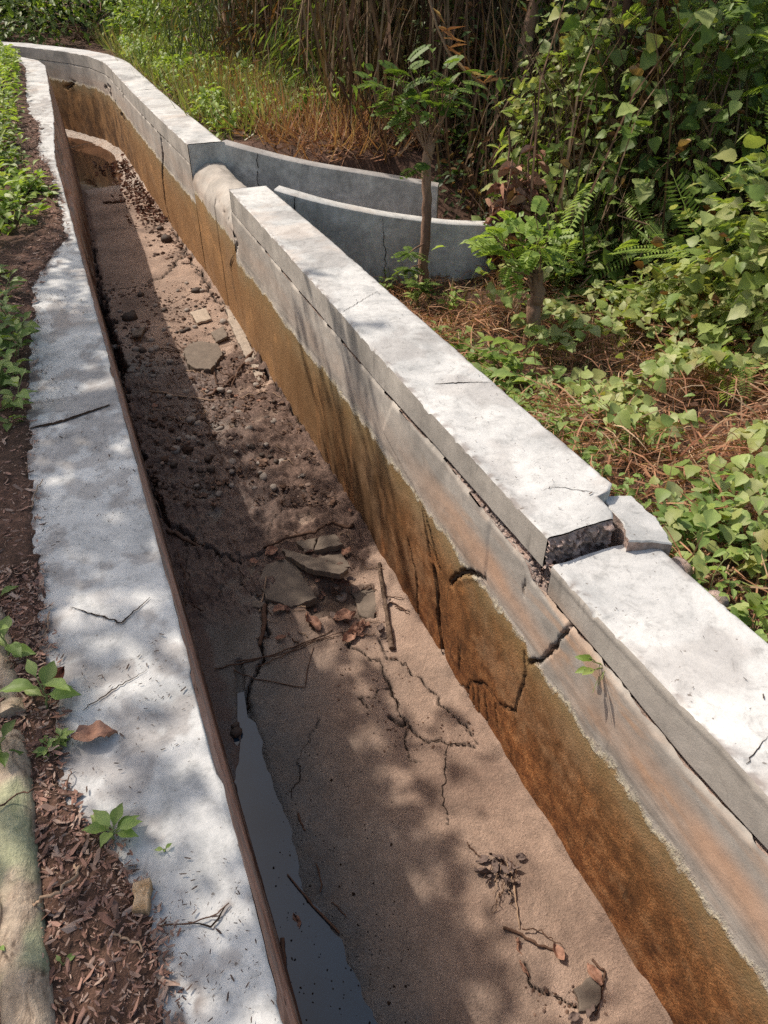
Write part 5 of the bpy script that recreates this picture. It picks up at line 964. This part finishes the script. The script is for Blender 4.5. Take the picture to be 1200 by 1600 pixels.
Q = np.array([g_(*p) for p in ((660, -40, 5.0), (682, 40, 5.0), (700, 82, 5.0), (725, 110, 5.05), (755, 132, 5.1), (775, 160, 5.1), (790, 200, 5.2))]); t = np.linspace(0, 1, 30); Q = np.stack([np.interp(t, np.linspace(0, 1, 7), Q[:, i]) for i in range(3)], 1); tube(ms, Q, .007, 6)
P = Q[rng.integers(3, 22, 16)]; T = np.stack([rng.uniform(.5, 1, 16), rng.normal(0, .3, 16), rng.normal(-.2, .3, 16)], 1); scatter(ml, NARROW, P, T, rdir(16), rng.uniform(.1, .2, 16)); ms.build('stem', M_DRYTWIG, e, smooth=True); ml.build('foliage', STRAW, e)

# ground vines, straw, weeds beyond the right wall
def field(n, x0, x1, y0, y1, dens): 
    P = np.stack([rng.uniform(x0, x1, n), rng.uniform(y0, y1, n)], 1); k = dens(P[:, 0], P[:, 1]) > rng.random(n); return P[k]
ob = lambda y_: RI(y_)+.33
mb = MB(); P = field(17000, 1.2, 4.2, -1.3, 4.3, lambda x_, y_: sst(0, .25, x_-ob(y_)-.45*sst(1.2, 2.4, y_))*sst(.42, .60, fbm(x_, y_, 3.2, 4, 6))*sst(4.2, 3.6, y_)*(1-.8*sst(3.1, 3.5, y_)*sst(2.8, 2.3, x_))*(.35+.65*sst(1.6, 2.4, x_)))
hh = gz(P[:, 0], P[:, 1])+.05+.26*fbm(P[:, 0], P[:, 1], 2.6, 3, 2)+.06*rng.random(len(P)); n = len(P); a = rng.random(n)*6.3
scatter(mb, HEARTF, np.column_stack([P, hh]), np.stack([np.cos(a), np.sin(a)-.4, rng.normal(-.2, .3, n)], 1), np.stack([rng.normal(-.15, .45, n), rng.normal(0, .45, n), np.full(n, 1.)], 1), rng.uniform(.035, .075, n)); mb.build('ground_vines', VINE, smooth=True, kind='stuff', label='mat of heart-leaved vines covering the ground right of the wall')
mb = MB(); P = field(32000, 1.2, 4.4, -1.3, 4.6, lambda x_, y_: sst(0, .2, x_-ob(y_))*(.35+.65*sst(.42, .58, fbm(x_, y_, 2.4, 3, 11))))
n = len(P); hh = gz(P[:, 0], P[:, 1])+.02+.30*fbm(P[:, 0], P[:, 1], 2.6, 3, 2)*rng.random(n)**.7*(1-.75*sst(3.2, 3.8, P[:, 1])*sst(2.9, 2.4, P[:, 0])); a = rng.random(n)*6.3
scatter(mb, (BLADE[0]*[.8, 1, 1.6], BLADE[1]), np.column_stack([P, hh]), np.stack([np.cos(a), np.sin(a), rng.normal(.1, .35, n)], 1), rdir(n, .2), rng.uniform(.08, .24, n)); mb.build('dry_grass', STRAW, kind='stuff', label='rusty dead grass tangled under the ground vines')
mb = MB(); P = field(7000, 1.2, 3.0, .2, 2.6, lambda x_, y_: sst(0, .08, x_-ob(y_))*sst(.95, .3, x_-ob(y_))*(.2+.8*sst(.42, .55, fbm(x_, y_, 5, 3, 21)))); n = len(P); hh = gz(P[:, 0], P[:, 1])+.04+.16*rng.random(n)*fbm(P[:, 0], P[:, 1], 5, 2, 3)*2; a = rng.random(n)*6.3
scatter(mb, OVATE, np.column_stack([P, hh]), np.stack([np.cos(a), np.sin(a), rng.normal(0, .3, n)], 1), np.stack([rng.normal(-.1, .4, n), rng.normal(0, .4, n), np.ones(n)], 1), rng.uniform(.02, .045, n)); mb.build('undergrowth', FRESH, kind='stuff', label='fine green ground weeds along the outer side of the right wall')
for i, (px, py, h, s) in enumerate(((752, 570, .22, .11), (775, 600, .20, .11), (800, 570, .25, .10), (745, 548, .18, .09), (790, 625, .18, .09), (830, 600, .2, .10), (765, 632, .15, .06), (705, 520, .14, .06), (690, 470, .16, .06), (860, 660, .16, .05), (640, 460, .2, .06), (600, 440, .15, .05))):
    weed(['broad-leaved weed nearest the white coping below the first sapling', 'second broad-leaved weed just right of the coping edge', 'tall broad-leaved weed at the foot of the pollarded sapling', 'leafy weed at the upper end of the bright clump', 'leafy weed at the lower end of the bright clump', 'broad-leaved weed right of the bright clump', 'fine-leaved weed against the outer coping edge', 'small weed in the straw by the coping', 'small weed right of the slender sapling base', 'fine weed midway down the outer coping edge', 'weed left of the slender sapling base', 'small weed under the near wing wall'][i],
         onz(px, py, .5)*[1, 1, 0]+[0, 0, .40], h, 7, s, stems=3, mat=FRESH if i % 2 else BR, spread=.6)
for i in range(46):
    y_ = rng.uniform(.5, 2.3); x_ = ob(y_)+.06+abs(rng.normal())*.30; weed('leafy green weed along the outer foot of the right wall', (x_, y_, float(gz(x_, y_))), rng.uniform(.12, .24), 7, rng.uniform(.05, .085), stems=2, mat=FRESH if i % 3 else BR, group='leafy weeds along the outer wall foot', spread=.5)
stone('stone', 'pale lump of rubble on the ground beside the right wall', np.array([1.36, 1.12, .80]), .05, (1, .8, .7), M_RUB)
stone('stone', 'smaller brown lump of rubble beside the pale one', np.array([1.37, .98, .80]), .04, (1, .8, .7), M_RUB)
stone('stone', 'dark rock in the grass at the far upper left bank', np.array([-.42, 8.8, 1.03]), .13, (1, .9, .7), M_DARKSTONE)

def blades(n, region, lo, hi, mat, name, label, tilt=.35, tm=BLADE, wsc=1.):
    P = region(n); n = len(P); a = rng.random(n)*6.3; mb = MB(); T = np.stack([np.cos(a)*tilt, np.sin(a)*tilt, np.ones(n)], 1)+rng.normal(size=(n, 3))*.12
    scatter(mb, (tm[0]*[wsc, 1, 2.2], tm[1]), P, T, np.stack([np.cos(a), np.sin(a), np.full(n, .3)], 1), rng.uniform(lo, hi, n)); return mb.build(name, mat, kind='stuff', label=label)
def reg(x0, x1, y0, y1, dens):
    def f(n): P = field(n, x0, x1, y0, y1, dens); return np.column_stack([P, gfar(P[:, 0], P[:, 1])-.02])
    return f
blades(7500, reg(1.1, 3.4, 6.6, 14.2, lambda x_, y_: (x_ > RI(y_)+.36)*sst(3.2, 2.2, x_+.0*y_)*(.3+.7*(fbm(x_, y_, 1.5) > .45))), .12, .42, GRASS, 'grass', 'tall sunlit grass behind the far canal wall', 1.5, wsc=.9)
mb = MB(); P = field(20000, 1.2, 3.2, 6.8, 13.8, lambda x_, y_: (x_ > RI(y_)+.42)*(fbm(x_, y_, 2.2, 3, 8) > .44)*sst(2.9, 2.0, x_)); n = len(P); a = rng.random(n)*6.3
scatter(mb, OVATEF, np.column_stack([P, gfar(P[:, 0], P[:, 1])+.03+.42*rng.random(n)*fbm(P[:, 0], P[:, 1], 3)]), np.stack([np.cos(a), np.sin(a)-.3, rng.normal(0, .4, n)], 1), np.stack([rng.normal(-.2, .4, n), rng.normal(0, .4, n), np.ones(n)], 1), rng.uniform(.04, .10, n)); mb.build('undergrowth', BR, smooth=True, kind='stuff', label='sunlit leafy weeds mixed into the tall grass')
blades(1200, reg(1.2, 2.8, 7.0, 13.5, lambda x_, y_: (x_ > RI(y_)+.42)*(fbm(x_, y_, 1.8, 2, 5) > .5)), .25, .5, GRASS, 'grass', 'broad-bladed grass clumps above the far canal wall', 1.8, wsc=1.6)
blades(5000, reg(1.15, 3.2, 6.1, 9.5, lambda x_, y_: (x_ > RI(y_)+.36)*sst(.1, .6, x_-1.3+(y_-7)*.1)), .15, .5, STRAW, 'dry_grass', 'rusty dead grass behind the upper wing wall', 2.6, wsc=.8)
blades(4800, reg(2.0, 6.5, 6.0, 12, lambda x_, y_: sst(-.2, .4, x_-2.3)), .8, 2.2, STEMS, 'dead_stems', 'thin dead stems filling the dark thicket', .3, wsc=.3)
blades(3000, reg(2.7, 6.0, 3.6, 7, lambda x_, y_: sst(-.2, .3, x_-2.9)), .5, 1.6, STEMS, 'dead_stems', 'thin dead stems standing in the shade right of the wing walls', .3, wsc=.3)
blades(2500, reg(1.2, 2.8, 2.3, 5.0, lambda x_, y_: (x_ > ob(y_)+.05)*.8), .05, .15, GRASS, 'grass', 'thin green grass at the foot of the saplings', .6)
# far leafy mass closing the view
mb = MB()
for cx, cy, rx, ry, rz in [(x_, y_, 1.5, 1.2, 2.6) for x_, y_ in ((-6, 17), (-3.4, 18), (1.2, 17), (3.2, 15.5), (4.6, 13.2), (5.4, 11), (6, 9), (6.4, 7), (6.2, 5.2), (6.4, 3.4), (6.5, 1.4), (2.8, 18.5), (7.8, 8.), (-.8, 18.6))]:
    P, O = dome(420, (cx, cy, .7), (rx, ry, rz), .45); cluster_leaves(mb, P, 8, .2, DIA, .17, O)
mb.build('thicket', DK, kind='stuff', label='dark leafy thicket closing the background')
mb = MB(); P = field(9000, 1.4, 7, 3.4, 16, lambda x_, y_: (x_ > 2.9-.15*(y_-6).clip(0))*(fbm(x_, y_, 1.2) > .3)); n = len(P); a = rng.random(n)*6.3
scatter(mb, CURL, np.column_stack([P, gfar(P[:, 0], P[:, 1])+.02+.2*rng.random(n)*rng.random(n)]), np.stack([np.cos(a), np.sin(a), rng.normal(0, .3, n)], 1), rdir(n, .5), rng.uniform(.05, .12, n)); mb.build('leaf_litter', DRY, kind='stuff', label='dead leaves carpeting the floor of the thicket')
# weeds on the far left bank
mb = MB(); P = field(15000, -1.6, .1, 4.0, 12.5, lambda x_, y_: sst(.0, -.10, x_-LI(np.clip(y_, 0, 11))+.24-.20*(np.exp(-((y_-5.0)/.55)**2))-.02)*(.35+.65*sst(.4, .55, fbm(x_, y_, 3, 3, 4)))*sst(3.9, 4.5, y_)); n = len(P); a = rng.random(n)*6.3
scatter(mb, OVATE, np.column_stack([P, 1.0+.22*rng.random(n)*sst(.0, -.3, P[:, 0]-LI(P[:, 1])+.1)+.02]), np.stack([np.cos(a), np.sin(a), rng.normal(.1, .4, n)], 1), np.stack([rng.normal(-.1, .4, n), rng.normal(0, .4, n), np.ones(n)], 1), rng.uniform(.035, .085, n)); mb.build('undergrowth', BR, kind='stuff', label='bright green low weeds on the far left bank')
for i, (x_, y_, h) in enumerate(((-.34, 5.1, .24), (-.22, 5.7, .24), (-.42, 5.9, .3), (-.30, 6.5, .22), (-.18, 5.2, .16), (-.40, 7.2, .3), (-.36, 4.6, .2), (-.5, 6.6, .3))):
    weed('spreading green weed overhanging the far left wall', (x_, y_, .98), h, 9, .075, stems=4, mat=[BR, MID][i % 2], spread=.7, group='green weeds overhanging the far left wall')

# ------------------------------------------------------------------ the tree on the left bank whose crown dapples the canal
e = thing('tree', 'leafy tree standing off the left bank that shades the canal', 'tree', (-2.9, 4.6, .95)); mb = MB(); Q = wig((-2.9, 4.6, .9), (-2.3, 4.4, 5.2), 12, .2); tube(mb, Q, np.linspace(.15, .07, 12), 14, jit=.1)
L_ = np.array([SUN.x, SUN.y, SUN.z])/-SUN.z
def shade(n, x0, x1, y0, y1, zt, prob):
    p = np.stack([rng.uniform(x0, x1, n), rng.uniform(y0, y1, n), np.full(n, float(zt))], 1); k = prob(p[:, 0], p[:, 1]) > rng.random(n); p = p[k]; h = rng.uniform(2.6, 4.4, len(p)); return p-L_*h[:, None]
C1 = shade(900, .02, .80, -.6, 3.6, 0, lambda x_, y_: np.clip(sst(.78, .50, x_+.22*(fbm(x_, y_, 2.5, 2)-.5)*2+.2*sst(.9, .3, y_)*-1)*(fbm(x_, y_, 2.2, 3, 17) > .40), 0, 1))
C2 = shade(1000, -.5, .05, .9, 3.2, 1., lambda x_, y_: (fbm(x_, y_, 5, 3, 31) > .42)*sst(.9, 1.25, y_))
C3 = shade(260, .3, 1.3, 2.2, 3.8, .6, lambda x_, y_: (fbm(x_, y_, 3.5, 2, 44) > .60)*1.)
C = np.concatenate([C1, C2, C3]); ml = MB(); cluster_leaves(ml, C, 2, .05, OVATE, .11, None); ml.build('crown', MID, e)
for i in range(14): q = C[rng.integers(len(C))]; j = rng.integers(7, 12); tube(mb, wig(Q[j], q, 9, .25), np.linspace(.035, .006, 9), 6)
mb.build('trunk', DBARK, e, smooth=True)
